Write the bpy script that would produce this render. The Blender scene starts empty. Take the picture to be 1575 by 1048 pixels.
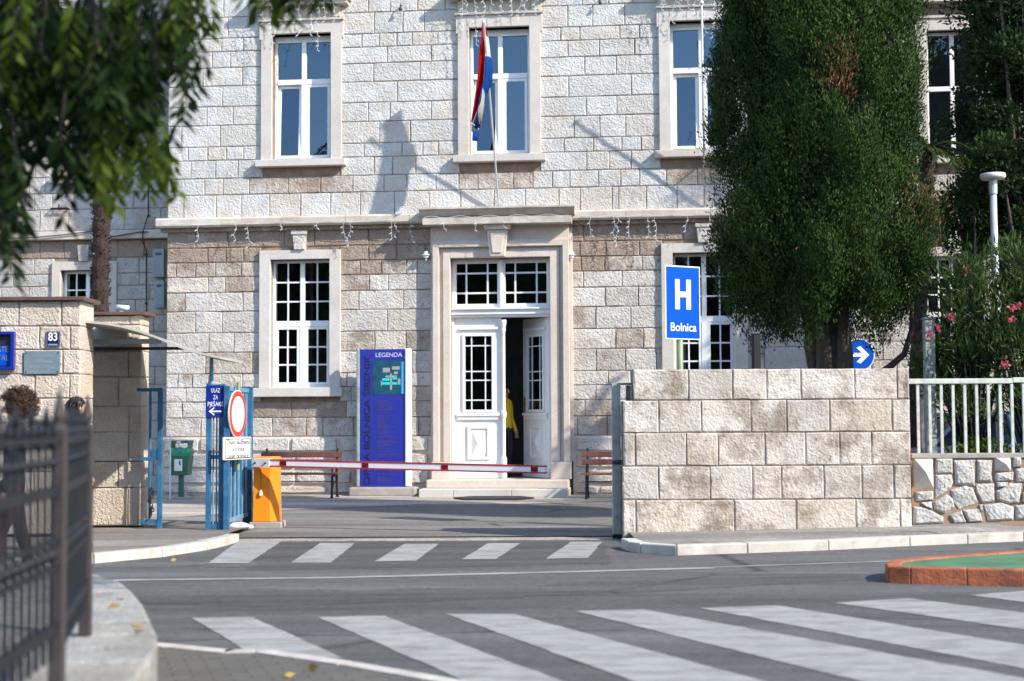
import bpy, bmesh, math, random
import numpy as np
from mathutils import Vector, Matrix
R = math.radians
rng = random.Random(7)
nrng = np.random.default_rng(11)
C = bpy.context.scene.collection
SC = bpy.context.scene

# ------------------------------------------------------------------ camera, sky, sun, exposure
FPX, CX, CY = 2265.65, 787.5, 524.0          # focal length and centre in photograph pixels (1575 wide)
PITCH, ROLL, TH = 0.05347, -0.00489, 0.10665  # camera tilt and roll, facade yaw
H, D = 1.4, 27.5                              # eye height, distance to the facade
cam_d = bpy.data.cameras.new('camera'); cam = bpy.data.objects.new('camera', cam_d); C.objects.link(cam)
cam_d.sensor_width = 36.0; cam_d.lens = FPX / 1575.0 * 36.0
cam_d.clip_start = 0.1; cam_d.clip_end = 2000
cam.matrix_world = Matrix.Translation((0, 0, H)) @ Matrix.Rotation(math.pi/2 + PITCH, 4, 'X') @ Matrix.Rotation(ROLL, 4, 'Z')
cam_d.dof.use_dof = True; cam_d.dof.focus_distance = 20.5; cam_d.dof.aperture_fstop = 1.6
SC.camera = cam
SUN_EL = R(35); SUN_AZ = R(56)                # azimuth from -Y (behind the camera) towards +X
sdir = Vector((math.sin(SUN_AZ)*math.cos(SUN_EL), -math.cos(SUN_AZ)*math.cos(SUN_EL), math.sin(SUN_EL)))
W = bpy.data.worlds.new('World'); SC.world = W; W.use_nodes = True
nt = W.node_tree; bg = nt.nodes['Background']; sky = nt.nodes.new('ShaderNodeTexSky'); sky.sky_type = 'NISHITA'
sky.sun_disc = False; sky.sun_elevation = SUN_EL; sky.sun_rotation = math.atan2(sdir.x, sdir.y)
sky.air_density = 1.0; sky.dust_density = 0.3; sky.ozone_density = 1.0
nt.links.new(sky.outputs[0], bg.inputs[0]); bg.inputs[1].default_value = 0.15
sl = bpy.data.lights.new('sun', 'SUN'); sl.energy = 3.0; sl.angle = R(0.8); sl.color = (1.0, 0.94, 0.835)
sun = bpy.data.objects.new('sun', sl); C.objects.link(sun)
sun.rotation_euler = (-sdir).to_track_quat('-Z', 'Y').to_euler(); sun.location = (10, -5, 20)
SC.view_settings.view_transform = 'Standard'; SC.view_settings.look = 'None'
SC.view_settings.gamma = 1.0; SC.view_settings.use_curve_mapping = False
SC.view_settings.exposure = 1.27
try:
    SC.cycles.use_adaptive_sampling = True; SC.cycles.use_denoising = True
    SC.cycles.max_bounces = 8; SC.cycles.transparent_max_bounces = 12; SC.cycles.caustics_reflective = False
except Exception: pass

# ------------------------------------------------------------------ photograph pixel -> place (each with its own real distance)
def ray(px, py):
    x = (px-CX)/FPX; y = -(py-CY)/FPX
    c, s = math.cos(ROLL), math.sin(ROLL); x, y = c*x-s*y, s*x+c*y
    return (x, math.cos(PITCH)-y*math.sin(PITCH), math.sin(PITCH)+y*math.cos(PITCH))
def G(px, py, z=0.0):                        # on level ground of height z
    d = ray(px, py); t = (z-H)/d[2]; return (d[0]*t, d[1]*t)
def V(px, py, dist):                         # at distance dist -> x, z
    d = ray(px, py); t = dist/d[1]; return (d[0]*t, H+d[2]*t)
AX = (math.cos(TH), -math.sin(TH)); NI = (math.sin(TH), math.cos(TH))
def F(px, py, ly=0.0):                       # on the facade plane (ly metres inward) -> x along facade, z
    d = ray(px, py); t = (NI[1]*D + ly)/(NI[0]*d[0]+NI[1]*d[1])
    return (AX[0]*d[0]*t + AX[1]*(d[1]*t-D), H+d[2]*t)
def B2W(lx, ly): return (AX[0]*lx+NI[0]*ly, D+AX[1]*lx+NI[1]*ly)

# ------------------------------------------------------------------ materials
class NT:
    def __init__(s, name):
        s.m = bpy.data.materials.new(name); s.m.use_nodes = True; s.t = s.m.node_tree
        s.b = s.t.nodes['Principled BSDF']; s.pos = s.n('ShaderNodeNewGeometry').outputs['Position']
    def n(s, k, **kw):
        o = s.t.nodes.new(k)
        for a, v in kw.items(): setattr(o, a, v)
        return o
    def l(s, a, b): s.t.links.new(a, b)
    def put(s, sock, v):
        if hasattr(v, 'links') or isinstance(v, bpy.types.NodeSocket): s.l(v, sock)
        else: sock.default_value = v
    def noise(s, scale, detail=4, rough=.55, vec=None, dist=0):
        o = s.n('ShaderNodeTexNoise'); o.inputs['Scale'].default_value = scale; o.inputs['Detail'].default_value = detail
        o.inputs['Roughness'].default_value = rough; o.inputs['Distortion'].default_value = dist*.4; s.l(vec or s.pos, o.inputs['Vector']); return o.outputs[0]
    def voro(s, scale, feature='F1', vec=None):
        o = s.n('ShaderNodeTexVoronoi'); o.feature = feature; o.inputs['Scale'].default_value = scale; s.l(vec or s.pos, o.inputs['Vector']); return o.outputs[0]
    def ramp(s, v, a, b, lo=0.0, hi=1.0):
        o = s.n('ShaderNodeMapRange'); s.l(v, o.inputs[0]); o.inputs[1].default_value = a; o.inputs[2].default_value = b
        o.inputs[3].default_value = lo; o.inputs[4].default_value = hi; return o.outputs[0]
    def math(s, op, a, b=0.0):
        o = s.n('ShaderNodeMath', operation=op); s.put(o.inputs[0], a); s.put(o.inputs[1], b); return o.outputs[0]
    def mix(s, f, a, b, bt='MIX'):
        o = s.n('ShaderNodeMix', data_type='RGBA', blend_type=bt); s.put(o.inputs[0], f)
        for i, v in ((6, a), (7, b)):
            if isinstance(v, (tuple, list)): o.inputs[i].default_value = (*v[:3], 1)
            else: s.l(v, o.inputs[i])
        return o.outputs[2]
    def scaled(s, sx, sy, sz):
        o = s.n('ShaderNodeMapping'); s.l(s.pos, o.inputs[0]); o.inputs['Scale'].default_value = (sx, sy, sz); return o.outputs[0]
    def bump(s, h, strength, dist):
        o = s.n('ShaderNodeBump'); o.inputs['Strength'].default_value = strength; o.inputs['Distance'].default_value = dist
        s.l(h, o.inputs['Height']); s.l(o.outputs[0], s.b.inputs['Normal'])
    def rnd(s): return s.n('ShaderNodeObjectInfo').outputs['Random']
    def done(s, col, rough=.6, metal=0., spec=.5):
        if isinstance(col, (tuple, list)): s.b.inputs['Base Color'].default_value = (*col[:3], 1)
        else: s.l(col, s.b.inputs['Base Color'])
        s.put(s.b.inputs['Roughness'], rough); s.b.inputs['Metallic'].default_value = metal
        s.b.inputs['Specular IOR Level'].default_value = spec
        return s.m
def plain(name, col, rough=.5, metal=0., spec=.5, var=.12, vscale=4., bump=0., bscale=40., dirt=None):
    n = NT(name); f = n.ramp(n.noise(vscale, 5), .3, .7)
    c = n.mix(f, tuple(x*(1-var) for x in col), tuple(min(1, x*(1+var)) for x in col))
    if dirt:
        c = n.mix(n.math('MULTIPLY', n.ramp(n.noise(dirt[1], 6, .65), .5, .72), dirt[2]), c, dirt[0])
    if bump: n.bump(n.noise(bscale, 4), bump, .01)
    return n.done(c, rough, metal, spec)
def stone(name, c1, c2, stain, stain_amt=.5, bump=.8, bdist=.02, bscale=15., pits=.0, vary=.22, sscale=1.6, cover=None):
    n = NT(name); r = n.rnd()
    base = n.mix(n.ramp(n.noise(2.3, 5), .35, .65), c1, c2)
    base = n.mix(.75, base, n.mix(n.ramp(n.noise(28, 4), .3, .7), (.82, .81, .80), (1, 1, 1)), 'MULTIPLY')
    r7 = n.math('FRACT', n.math('MULTIPLY', r, 7.31)); base = n.mix(n.ramp(r7, .55, 1., 0., .8), base, n.mix(1., base, (.96, .905, .83), 'MULTIPLY'))
    k = n.ramp(r, 0, 1, 1-vary, 1.0)
    base = n.mix(1.0, base, n.mix(k, (0, 0, 0), (1, 1, 1)), 'MULTIPLY')
    st = n.math('MULTIPLY', n.ramp(n.math('ADD', n.noise(sscale, 6, .7), n.math('MULTIPLY', r, .10)), .52, .78), stain_amt)
    base = n.mix(st, base, stain)
    if cover:
        wq = n.ramp(n.math('ADD', n.noise(2.0, 8, .76), n.math('MULTIPLY', r, .10)), cover[0], cover[0]+.16)
        base = n.mix(n.math('MULTIPLY', wq, cover[2]), base, n.mix(n.noise(9, 4), tuple(x*.75 for x in cover[1]), tuple(x*1.25 for x in cover[1])))
    hgt = n.math('ADD', n.noise(bscale, 5, .62, dist=.6), n.math('MULTIPLY', n.voro(bscale*1.7), .35))
    if pits:
        p = n.math('MULTIPLY', n.ramp(n.noise(19, 3, .6, dist=1.2), .62, .70), pits)
        base = n.mix(p, base, tuple(x*.35 for x in stain)); hgt = n.math('SUBTRACT', hgt, n.math('MULTIPLY', p, .8))
    n.bump(hgt, bump, bdist)
    return n.done(base, .88, 0, .25)
def leafmat(name, c1, c2, trans=.35, rough=.55, nscale=1.2):
    n = NT(name); c = n.mix(n.ramp(n.noise(nscale, 3), .3, .7), c1, c2)
    c = n.mix(n.ramp(n.noise(37, 2), .3, .7), c, n.mix(1., c, (.80, .82, .74), 'MULTIPLY'))
    n.done(c, rough, 0, .1)
    tr = n.n('ShaderNodeBsdfTranslucent'); n.l(c, tr.inputs[0]); mx = n.n('ShaderNodeMixShader'); mx.inputs[0].default_value = trans
    n.l(n.b.outputs[0], mx.inputs[1]); n.l(tr.outputs[0], mx.inputs[2]); n.l(mx.outputs[0], n.t.nodes['Material Output'].inputs[0]); return n.m
MT = {}
MT['stone_up'] = stone('limestone_white', (.62, .61, .595), (.71, .70, .69), (.46, .36, .26), .6, 1.0, .026, 17, .25, vary=.14)
MT['stone_low'] = stone('limestone_warm', (.62, .575, .53), (.71, .67, .63), (.42, .34, .27), .55, 1.0, .026, 15, .5, vary=.16)
MT['stone_half'] = stone('limestone_part_weathered', (.60, .55, .505), (.69, .645, .60), (.42, .34, .27), .6, 1.0, .026, 15, .45, vary=.16, cover=(.47, (.31, .235, .185), .9))
MT['stone_stain'] = stone('limestone_weathered_brown', (.54, .485, .44), (.62, .57, .52), (.30, .22, .17), .6, 1.0, .026, 15, .4, vary=.18, cover=(.36, (.31, .235, .185), .92))
MT['stone_wing'] = stone('limestone_wing', (.55, .525, .50), (.65, .625, .60), (.38, .31, .25), .6, .95, .030, 15, .4, vary=.2, cover=(.58, (.31, .235, .185), .7))
MT['stone_gate'] = stone('gate_wall_stone', (.66, .585, .51), (.76, .695, .63), (.20, .155, .118), .7, 1.0, .015, 20, .2, vary=.30, sscale=2.0, cover=(.545, (.23, .175, .13), .85))
MT['stone_pillar'] = stone('pillar_stone', (.60, .515, .43), (.68, .60, .52), (.34, .26, .19), .45, 1.0, .024, 22, .12, vary=.14)
MT['stone_rubble'] = stone('rubble_stone', (.56, .545, .525), (.66, .65, .63), (.36, .33, .30), .6, 1.0, .034, 15, .3)
MT['ashlar'] = stone('dressed_stone', (.61, .565, .52), (.67, .63, .59), (.45, .375, .31), .4, .25, .005, 45, 0, vary=.06)
MT['ashlar_door'] = stone('dressed_stone_door', (.66, .57, .50), (.72, .64, .575), (.46, .33, .25), .6, .25, .005, 45, 0, vary=.06)
MT['course'] = stone('string_course_stone', (.60, .525, .45), (.68, .63, .57), (.26, .20, .16), .65, .35, .008, 30, 0, vary=.12, sscale=2.4)
MT['mortar'] = plain('mortar_brown', (.27, .185, .13), .95, var=.3, vscale=6, bump=.4, bscale=60)
MT['mortar_grey'] = plain('mortar_grey', (.27, .215, .165), .95, var=.25, vscale=8, bump=.4, bscale=60)
MT['pvc'] = plain('white_window_frame', (.80, .81, .83), .35, var=.03)
MT['door_white'] = plain('white_door_paint', (.80, .80, .80), .42, var=.04, vscale=3, dirt=((.5, .48, .45), 2.5, .2))
MT['dark'] = plain('dark_interior', (.018, .017, .016), .9)
MT['room'] = plain('room_wall', (.24, .23, .215), .9)
MT['curtain'] = plain('sheer_curtain', (.22, .24, .27), .9, var=.1)
MT['iron'] = plain('black_iron', (.012, .013, .017), .5, spec=.25, var=.3, vscale=9)
MT['iron_brown'] = plain('weathered_iron', (.050, .041, .041), .6, spec=.25, var=.25, vscale=7)
MT['blue'] = plain('blue_gate_paint', (.026, .115, .235), .5, spec=.25, var=.25, vscale=5, dirt=((.10, .20, .28), 7, .7))
MT['blue_pale'] = plain('faded_blue_paint', (.13, .25, .36), .5, var=.2, vscale=6)
MT['sign_blue'] = plain('sign_blue', (.0, .070, .46), .6, spec=.08, var=.03)
MT['sign_navy'] = plain('sign_navy', (.008, .022, .24), .3, var=.05)
MT['navy_dark'] = plain('enamel_navy', (.010, .014, .085), .25, var=.05)
MT['white'] = plain('white_paint', (.80, .80, .80), .4, var=.03)
MT['white_dirty'] = plain('dirty_white', (.66, .66, .64), .5, var=.1, dirt=((.3, .28, .26), 9, .5))
MT['red'] = plain('sign_red', (.62, .04, .025), .35, var=.06)
MT['arm_red'] = plain('barrier_red', (.42, .022, .025), .4, var=.15)
MT['reflector'] = plain('dark_red_reflector', (.16, .004, .012), .2, var=.2, vscale=60)
MT['orange'] = plain('barrier_orange', (.80, .24, .008), .38, var=.05, dirt=((.45, .16, .02), 4, .3))
MT['concrete'] = plain('concrete', (.33, .30, .265), .9, var=.2, vscale=5, bump=.5, bscale=50)
MT['steel'] = plain('grey_green_steel', (.30, .325, .31), .5, var=.12, vscale=4, dirt=((.10, .075, .055), 9, .6))
MT['galv'] = plain('galvanised_steel', (.50, .51, .52), .45, .3, var=.12)
MT['rail'] = plain('pale_railing_paint', (.52, .55, .50), .5, var=.12, vscale=8, dirt=((.22, .17, .12), 11, .6))
MT['cap'] = plain('brown_sheet_metal', (.105, .060, .048), .5, var=.2)
MT['canopy'] = plain('canopy_sheet', (.44, .42, .36), .6, var=.08)
MT['beam'] = plain('pale_steel_beam', (.38, .44, .48), .5, var=.1)
MT['green'] = plain('bin_green', (.028, .13, .085), .45, var=.15)
MT['bag'] = plain('green_plastic_bag', (.03, .28, .16), .28, var=.3, vscale=20)
MT['wood'] = plain('red_brown_slats', (.13, .045, .034), .5, var=.22, vscale=12)
MT['wood_seat'] = plain('orange_brown_slats', (.20, .07, .034), .45, var=.2, vscale=12)
MT['plaque'] = plain('grey_metal_plaque', (.235, .30, .345), .4, .4, var=.12, vscale=9)
MT['plaque_text'] = plain('grey_plaque_print', (.32, .38, .42), .45, .3, var=.1)
MT['totem'] = plain('totem_blue', (.013, .022, .27), .5, var=.12, vscale=2)
MT['totem_dark'] = plain('totem_dark_letters', (.010, .010, .035), .5, var=.3, vscale=9)
MT['totem_print'] = plain('faded_print', (.055, .045, .20), .5, var=.3, vscale=15)
MT['map'] = plain('map_print', (.012, .075, .12), .35, var=.3, vscale=6)
MT['map_teal'] = plain('map_teal', (.02, .62, .55), .4)
MT['map_grey'] = plain('map_grey', (.32, .34, .34), .4)
MT['map_light'] = plain('map_light_blue', (.05, .36, .62), .4)
MT['legenda'] = plain('pale_violet_letters', (.52, .52, .72), .4)
MT['text_dark'] = plain('black_print', (.06, .065, .06), .5)
MT['rubber'] = plain('black_rubber', (.018, .018, .018), .75, bump=.4)
MT['brass'] = plain('brass', (.45, .30, .10), .35, .8)
MT['flag_red'] = leafmat('flag_red', (.55, .012, .02), (.62, .02, .028), .65, .8)
MT['flag_white'] = leafmat('flag_white', (.74, .74, .76), (.80, .80, .82), .6, .8)
MT['flag_blue'] = leafmat('flag_blue', (.015, .09, .42), (.02, .11, .48), .6, .8)
MT['skin'] = plain('skin', (.46, .26, .18), .55, var=.05)
MT['hair'] = plain('curly_brown_hair', (.060, .028, .014), .7, var=.4, vscale=30)
MT['hair_dark'] = plain('dark_hair', (.018, .014, .013), .6, var=.3)
MT['yellow'] = plain('yellow_cloth', (.80, .50, .015), .85)
MT['cloth_dark'] = plain('dark_cloth', (.020, .022, .028), .9, var=.3)
MT['cloth_navy'] = plain('navy_cloth', (.02, .04, .10), .9, var=.3)
MT['cloth_plum'] = plain('plum_cloth', (.035, .012, .018), .9, var=.3)
MT['trunk'] = plain('cypress_bark', (.075, .058, .046), .95, var=.4, vscale=12, bump=1., bscale=30)
MT['palm_bark'] = plain('palm_bark', (.034, .020, .016), .95, var=.4, vscale=16, bump=1., bscale=35)
MT['branch'] = plain('grey_branch', (.014, .011, .009), .9, var=.3)
MT['lightwire'] = plain('icicle_light_plastic', (.62, .64, .65), .4)
MT['cable'] = plain('black_cable', (.012, .012, .014), .6)
MT['meter'] = plain('grey_meter_cabinet', (.30, .34, .38), .5, var=.08)
MT['pole_green'] = plain('pale_green_pole', (.22, .29, .14), .5, var=.15)
MT['stump'] = plain('blackened_post', (.007, .006, .006), .8, var=.3)
MT['island_red'] = plain('terracotta_kerb_paint', (.34, .10, .045), .8, var=.35, vscale=7, bump=.8, bscale=40, dirt=((.085, .045, .03), 3.2, .95))
MT['island_green'] = plain('green_coating', (.065, .17, .085), .85, var=.3, vscale=3, bump=.6, bscale=60, dirt=((.10, .11, .075), 2.4, .75))
MT['kerb'] = plain('kerb_stone', (.48, .44, .39), .85, var=.16, vscale=4, bump=.4, bscale=40, dirt=((.2, .17, .14), 5, .5))
MT['plinth'] = stone('plinth_stone', (.34, .325, .30), (.44, .425, .395), (.17, .15, .13), .8, 1.0, .020, 30, .6, vary=.1, sscale=4)
MT['car_glass'] = plain('car_glass', (.02, .03, .045), .06)
MT['tyre'] = plain('tyre', (.02, .02, .02), .85)
MT['tail'] = plain('tail_light', (.35, .008, .012), .2)
MT['cypress'] = leafmat('cypress_foliage', (.017, .042, .011), (.046, .084, .018), .08)
MT['dead'] = leafmat('dead_foliage', (.20, .085, .045), (.30, .14, .085), .2)
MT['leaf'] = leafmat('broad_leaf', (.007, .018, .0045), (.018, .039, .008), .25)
MT['leaf_bright'] = leafmat('sunlit_and_bright_leaf', (.048, .095, .012), (.105, .145, .016), .45)  # brighter copy of leaf: sunlight painted into crown tips; also ground cover green
MT['evergreen'] = leafmat('evergreen_leaf', (.016, .038, .013), (.035, .066, .020), .2)
MT['oleander'] = leafmat('oleander_leaf', (.040, .080, .026), (.085, .13, .040), .3)
MT['flower'] = leafmat('pink_petal', (.62, .07, .16), (.75, .16, .24), .3)
MT['palm_leaf'] = leafmat('palm_leaf', (.022, .044, .012), (.060, .080, .016), .2)
MT['fallen'] = leafmat('fallen_leaf', (.42, .23, .06), (.52, .36, .10), .2)
def glassmat(name, tint, ior=1.75):
    n = NT(name); f = n.n('ShaderNodeFresnel'); f.inputs[0].default_value = ior
    wob = n.n('ShaderNodeBump'); wob.inputs['Strength'].default_value = .05; wob.inputs['Distance'].default_value = .02
    n.l(n.noise(1.7, 2), wob.inputs['Height'])
    g = n.n('ShaderNodeBsdfGlossy'); g.inputs['Roughness'].default_value = .015; g.inputs['Color'].default_value = (.62, .80, 1., 1); n.l(wob.outputs[0], g.inputs['Normal'])
    t = n.n('ShaderNodeBsdfTransparent'); t.inputs[0].default_value = (*tint, 1); m = n.n('ShaderNodeMixShader')
    n.l(f.outputs[0], m.inputs[0]); n.l(t.outputs[0], m.inputs[1]); n.l(g.outputs[0], m.inputs[2])
    n.l(m.outputs[0], n.t.nodes['Material Output'].inputs[0]); return n.m
MT['glass'] = glassmat('window_glass', (.50, .58, .62), 2.0)
def asphalt(name, c, patch, scale=1.):
    n = NT(name); v = n.scaled(.16, 1.0, 1.0); mul = lambda q, k: n.mix(1., q, (k, k, k*1.01), 'MULTIPLY')
    col = n.mix(n.ramp(n.noise(.5*scale, 5, .6, vec=v), .40, .60), c, patch)
    col = n.mix(n.ramp(n.noise(1.3, 6, .72, vec=n.scaled(.35, 2.2, 1.)), .42, .66), col, mul(col, .70)); col = n.mix(n.ramp(n.noise(.8, 3, .5, vec=n.scaled(.05, 1.6, 1.)), .45, .62), col, mul(col, 1.28))
    col = n.mix(n.ramp(n.noise(170, 3), .30, .70), mul(col, .66), mul(col, 1.34)); col = n.mix(n.ramp(n.noise(40, 6, .8), .36, .64), mul(col, .66), mul(col, 1.30)); col = n.mix(n.ramp(n.noise(11, 5, .7), .38, .62), mul(col, .86), mul(col, 1.12))
    col = n.mix(n.math('MULTIPLY', n.ramp(n.noise(.9, 8, .75), .58, .63), .5), col, mul(col, 1.3))
    crack = n.ramp(n.voro(.45, 'DISTANCE_TO_EDGE', vec=n.scaled(.4, 1.1, 1.)), 0., .014, 1., 0.)
    col = n.mix(n.math('MULTIPLY', crack, n.ramp(n.noise(.4, 3), .47, .55)), col, mul(col, .40))
    n.bump(n.noise(130, 4, .7), .6, .008)
    return n.done(col, .86, 0, .3)
MT['asphalt'] = asphalt('road_asphalt', (.092, .089, .084), (.120, .116, .110))
MT['asphalt_patch'] = asphalt('road_asphalt_patch', (.076, .073, .069), (.092, .088, .083))
MT['courtyard'] = asphalt('courtyard_asphalt', (.160, .147, .132), (.21, .195, .175))
MT['apron'] = asphalt('concrete_apron', (.34, .295, .245), (.41, .365, .31), 2.)
MT['sidewalk'] = asphalt('sidewalk_asphalt', (.20, .178, .152), (.24, .217, .188), 2.)
def paintmat(name, c):
    n = NT(name); v = n.scaled(.6, 1.6, 1.)
    wear = n.math('MULTIPLY', n.ramp(n.noise(3.6, 8, .78, vec=v), .44, .62), .80)
    w2 = n.math('MULTIPLY', n.ramp(n.noise(90, 3), .55, .75), .5)
    col = n.mix(wear, c, (.16, .152, .143)); col = n.mix(w2, col, (.20, .19, .18)); n.bump(n.noise(130, 3), .3, .005)
    return n.done(col, .75, 0, .3)
MT['marking'] = paintmat('worn_road_paint', (.335, .33, .315))
def pavermat():
    n = NT('pavers'); b = n.n('ShaderNodeTexBrick'); mp = n.n('ShaderNodeMapping'); n.l(n.pos, mp.inputs[0]); mp.inputs['Rotation'].default_value[2] = R(-17)
    n.l(mp.outputs[0], b.inputs['Vector']); b.inputs['Scale'].default_value = 1.0; b.inputs['Brick Width'].default_value = .2; b.inputs['Row Height'].default_value = .1
    b.inputs['Mortar Size'].default_value = .006; b.inputs['Color1'].default_value = (.105, .098, .085, 1); b.inputs['Color2'].default_value = (.13, .12, .105, 1); b.inputs['Mortar'].default_value = (.07, .065, .056, 1)
    n.bump(b.outputs['Fac'], -.5, .006); return n.done(b.outputs[0], .85, 0, .25)
MT['paver'] = pavermat()

# ------------------------------------------------------------------ mesh helpers
class MB:
    def __init__(s): s.v = []; s.f = []
    def add(s, vs, fs):
        o = len(s.v); s.v += [tuple(p) for p in vs]; s.f += [tuple(i+o for i in q) for q in fs]; return s
    def box(s, x0, x1, y0, y1, z0, z1):
        return s.add([(x0,y0,z0),(x1,y0,z0),(x1,y1,z0),(x0,y1,z0),(x0,y0,z1),(x1,y0,z1),(x1,y1,z1),(x0,y1,z1)],
                     [(0,3,2,1),(4,5,6,7),(0,1,5,4),(1,2,6,5),(2,3,7,6),(3,0,4,7)])
    def prism(s, poly, y0, y1):               # polygon in x,z pushed along y
        n = len(poly); a = sum(poly[i][0]*poly[(i+1)%n][1]-poly[(i+1)%n][0]*poly[i][1] for i in range(n))
        if a < 0: poly = poly[::-1]
        return s.add([(x, y0, z) for x, z in poly]+[(x, y1, z) for x, z in poly],
                     [tuple(range(n)), tuple(range(2*n-1, n-1, -1))]+[((i+1)%n, i, i+n, (i+1)%n+n) for i in range(n)])
    def slab(s, poly, z0, z1):                # polygon in x,y; z0/z1 may be functions
        n = len(poly); a = sum(poly[i][0]*poly[(i+1)%n][1]-poly[(i+1)%n][0]*poly[i][1] for i in range(n))
        if a < 0: poly = poly[::-1]
        f0 = z0 if callable(z0) else (lambda x, y: z0); f1 = z1 if callable(z1) else (lambda x, y: z1)
        return s.add([(x, y, f0(x, y)) for x, y in poly]+[(x, y, f1(x, y)) for x, y in poly],
                     [tuple(range(n-1, -1, -1)), tuple(range(n, 2*n))]+[(i, (i+1)%n, (i+1)%n+n, i+n) for i in range(n)])
    def sheet(s, poly, z):
        n = len(poly); a = sum(poly[i][0]*poly[(i+1)%n][1]-poly[(i+1)%n][0]*poly[i][1] for i in range(n))
        if a < 0: poly = poly[::-1]
        return s.add([(x, y, z(x, y) if callable(z) else z) for x, y in poly], [tuple(range(n))])
    def tube(s, pts, r, n=8, caps=True):
        pts = [Vector(p) for p in pts]; rs = r if isinstance(r, (list, tuple)) else [r]*len(pts); base = len(s.v); up = None
        for i, p in enumerate(pts):
            d = (pts[min(i+1, len(pts)-1)]-pts[max(i-1, 0)]).normalized()
            if up is None: up = d.orthogonal().normalized()
            u = (up - d*up.dot(d))
            u = u.normalized() if u.length > 1e-6 else d.orthogonal().normalized(); up = u; w = d.cross(u)
            for k in range(n):
                a = 2*math.pi*(k+.5)/n; s.v.append(tuple(p + (u*math.cos(a)+w*math.sin(a))*rs[i]))
        for i in range(len(pts)-1):
            for k in range(n):
                a = base+i*n+k; b = base+i*n+(k+1)%n; s.f.append((a, b, b+n, a+n))
        if caps: s.f.append(tuple(base+k for k in range(n-1, -1, -1))); s.f.append(tuple(base+(len(pts)-1)*n+k for k in range(n)))
        return s
    def lathe(s, prof, c=(0, 0, 0), n=16):
        base = len(s.v)
        for r, z in prof:
            for k in range(n): a = 2*math.pi*k/n; s.v.append((c[0]+r*math.cos(a), c[1]+r*math.sin(a), c[2]+z))
        for i in range(len(prof)-1):
            for k in range(n): a = base+i*n+k; b = base+i*n+(k+1)%n; s.f.append((a, b, b+n, a+n))
        s.f.append(tuple(base+k for k in range(n-1, -1, -1))); s.f.append(tuple(base+(len(prof)-1)*n+k for k in range(n))); return s
    def ball(s, c, r, n=10, sq=(1, 1, 1)):
        m = n//2; base = len(s.v)
        for i in range(1, m):
            t = math.pi*i/m
            for k in range(n): a = 2*math.pi*k/n; s.v.append((c[0]+sq[0]*r*math.sin(t)*math.cos(a), c[1]+sq[1]*r*math.sin(t)*math.sin(a), c[2]+sq[2]*r*math.cos(t)))
        for i in range(m-2):
            for k in range(n): a = base+i*n+k; b = base+i*n+(k+1)%n; s.f.append((a, a+n, b+n, b))
        s.f.append(tuple(base+k for k in range(n))); s.f.append(tuple(base+(m-2)*n+k for k in range(n-1, -1, -1))); return s
    def frame(s, x0, x1, z0, z1, w, y0, y1):  # four bars butted end to end
        s.box(x0, x0+w, y0, y1, z0, z1); s.box(x1-w, x1, y0, y1, z0, z1)
        s.box(x0+w, x1-w, y0, y1, z0, z0+w); s.box(x0+w, x1-w, y0, y1, z1-w, z1); return s
    def obj(s, name, mat, parent=None, bevel=0., smooth=False, centre=True):
        m = bpy.data.meshes.new(name); v = np.array(s.v, dtype=float); loc = np.zeros(3)
        if centre and len(v): loc = (v.min(0)+v.max(0))/2; v = v-loc
        m.from_pydata([tuple(p) for p in v], [], s.f); m.materials.append(MT[mat] if isinstance(mat, str) else mat)
        if smooth: m.polygons.foreach_set('use_smooth', [True]*len(m.polygons))
        m.update(); o = bpy.data.objects.new(name, m); C.objects.link(o); o.location = loc
        if parent is not None:
            o.parent = parent
            if centre and parent.type == 'MESH': o.location = Vector(loc)-parent_off(parent)
        if bevel:
            b = o.modifiers.new('Bevel', 'BEVEL'); b.width = bevel; b.segments = 2; b.limit_method = 'ANGLE'
        return o
def parent_off(p):                            # offset of a mesh part inside its thing, so that children keep the thing's coordinates
    v = Vector((0, 0, 0))
    while p is not None and p.type == 'MESH': v += p.location; p = p.parent
    return v
def tag(o, label, cat, group=None, kind=None):
    if label: o['label'] = label
    if cat: o['category'] = cat
    if group: o['group'] = group
    if kind: o['kind'] = kind
    return o
def struct(o, label=None):
    o['kind'] = 'structure'
    if label: o['label'] = label
    return o
def thing(name, label, cat, loc=(0, 0, 0), rz=0., group=None):
    o = bpy.data.objects.new(name, None); C.objects.link(o); o.location = loc; o.rotation_euler = (0, 0, rz); o.empty_display_size = .2
    return tag(o, label, cat, group)
def text(name, body, size, mat, parent, loc, rot=(R(90), 0, 0), xs=1., align='CENTER', ext=.0015, bold=0., wide=None):
    cu = bpy.data.curves.new(name, 'FONT'); cu.body = body; cu.size = size; cu.align_x = align; cu.align_y = 'CENTER'; cu.extrude = ext; cu.offset = bold
    t = bpy.data.objects.new('tmp_text', cu); C.objects.link(t); bpy.context.view_layer.update()
    m = bpy.data.meshes.new_from_object(t.evaluated_get(bpy.context.evaluated_depsgraph_get())); bpy.data.objects.remove(t); bpy.data.curves.remove(cu)
    if wide:
        xsr = [v.co.x for v in m.vertices]; xs = wide/(max(xsr)-min(xsr))
    m.materials.clear(); m.materials.append(MT[mat]); o = bpy.data.objects.new(name, m); C.objects.link(o); m.name = name
    o.parent = parent; o.location = Vector(loc)-(parent_off(parent) if parent.type == 'MESH' else Vector((0, 0, 0))); o.rotation_euler = rot; o.scale = (xs, 1, 1); return o
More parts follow.
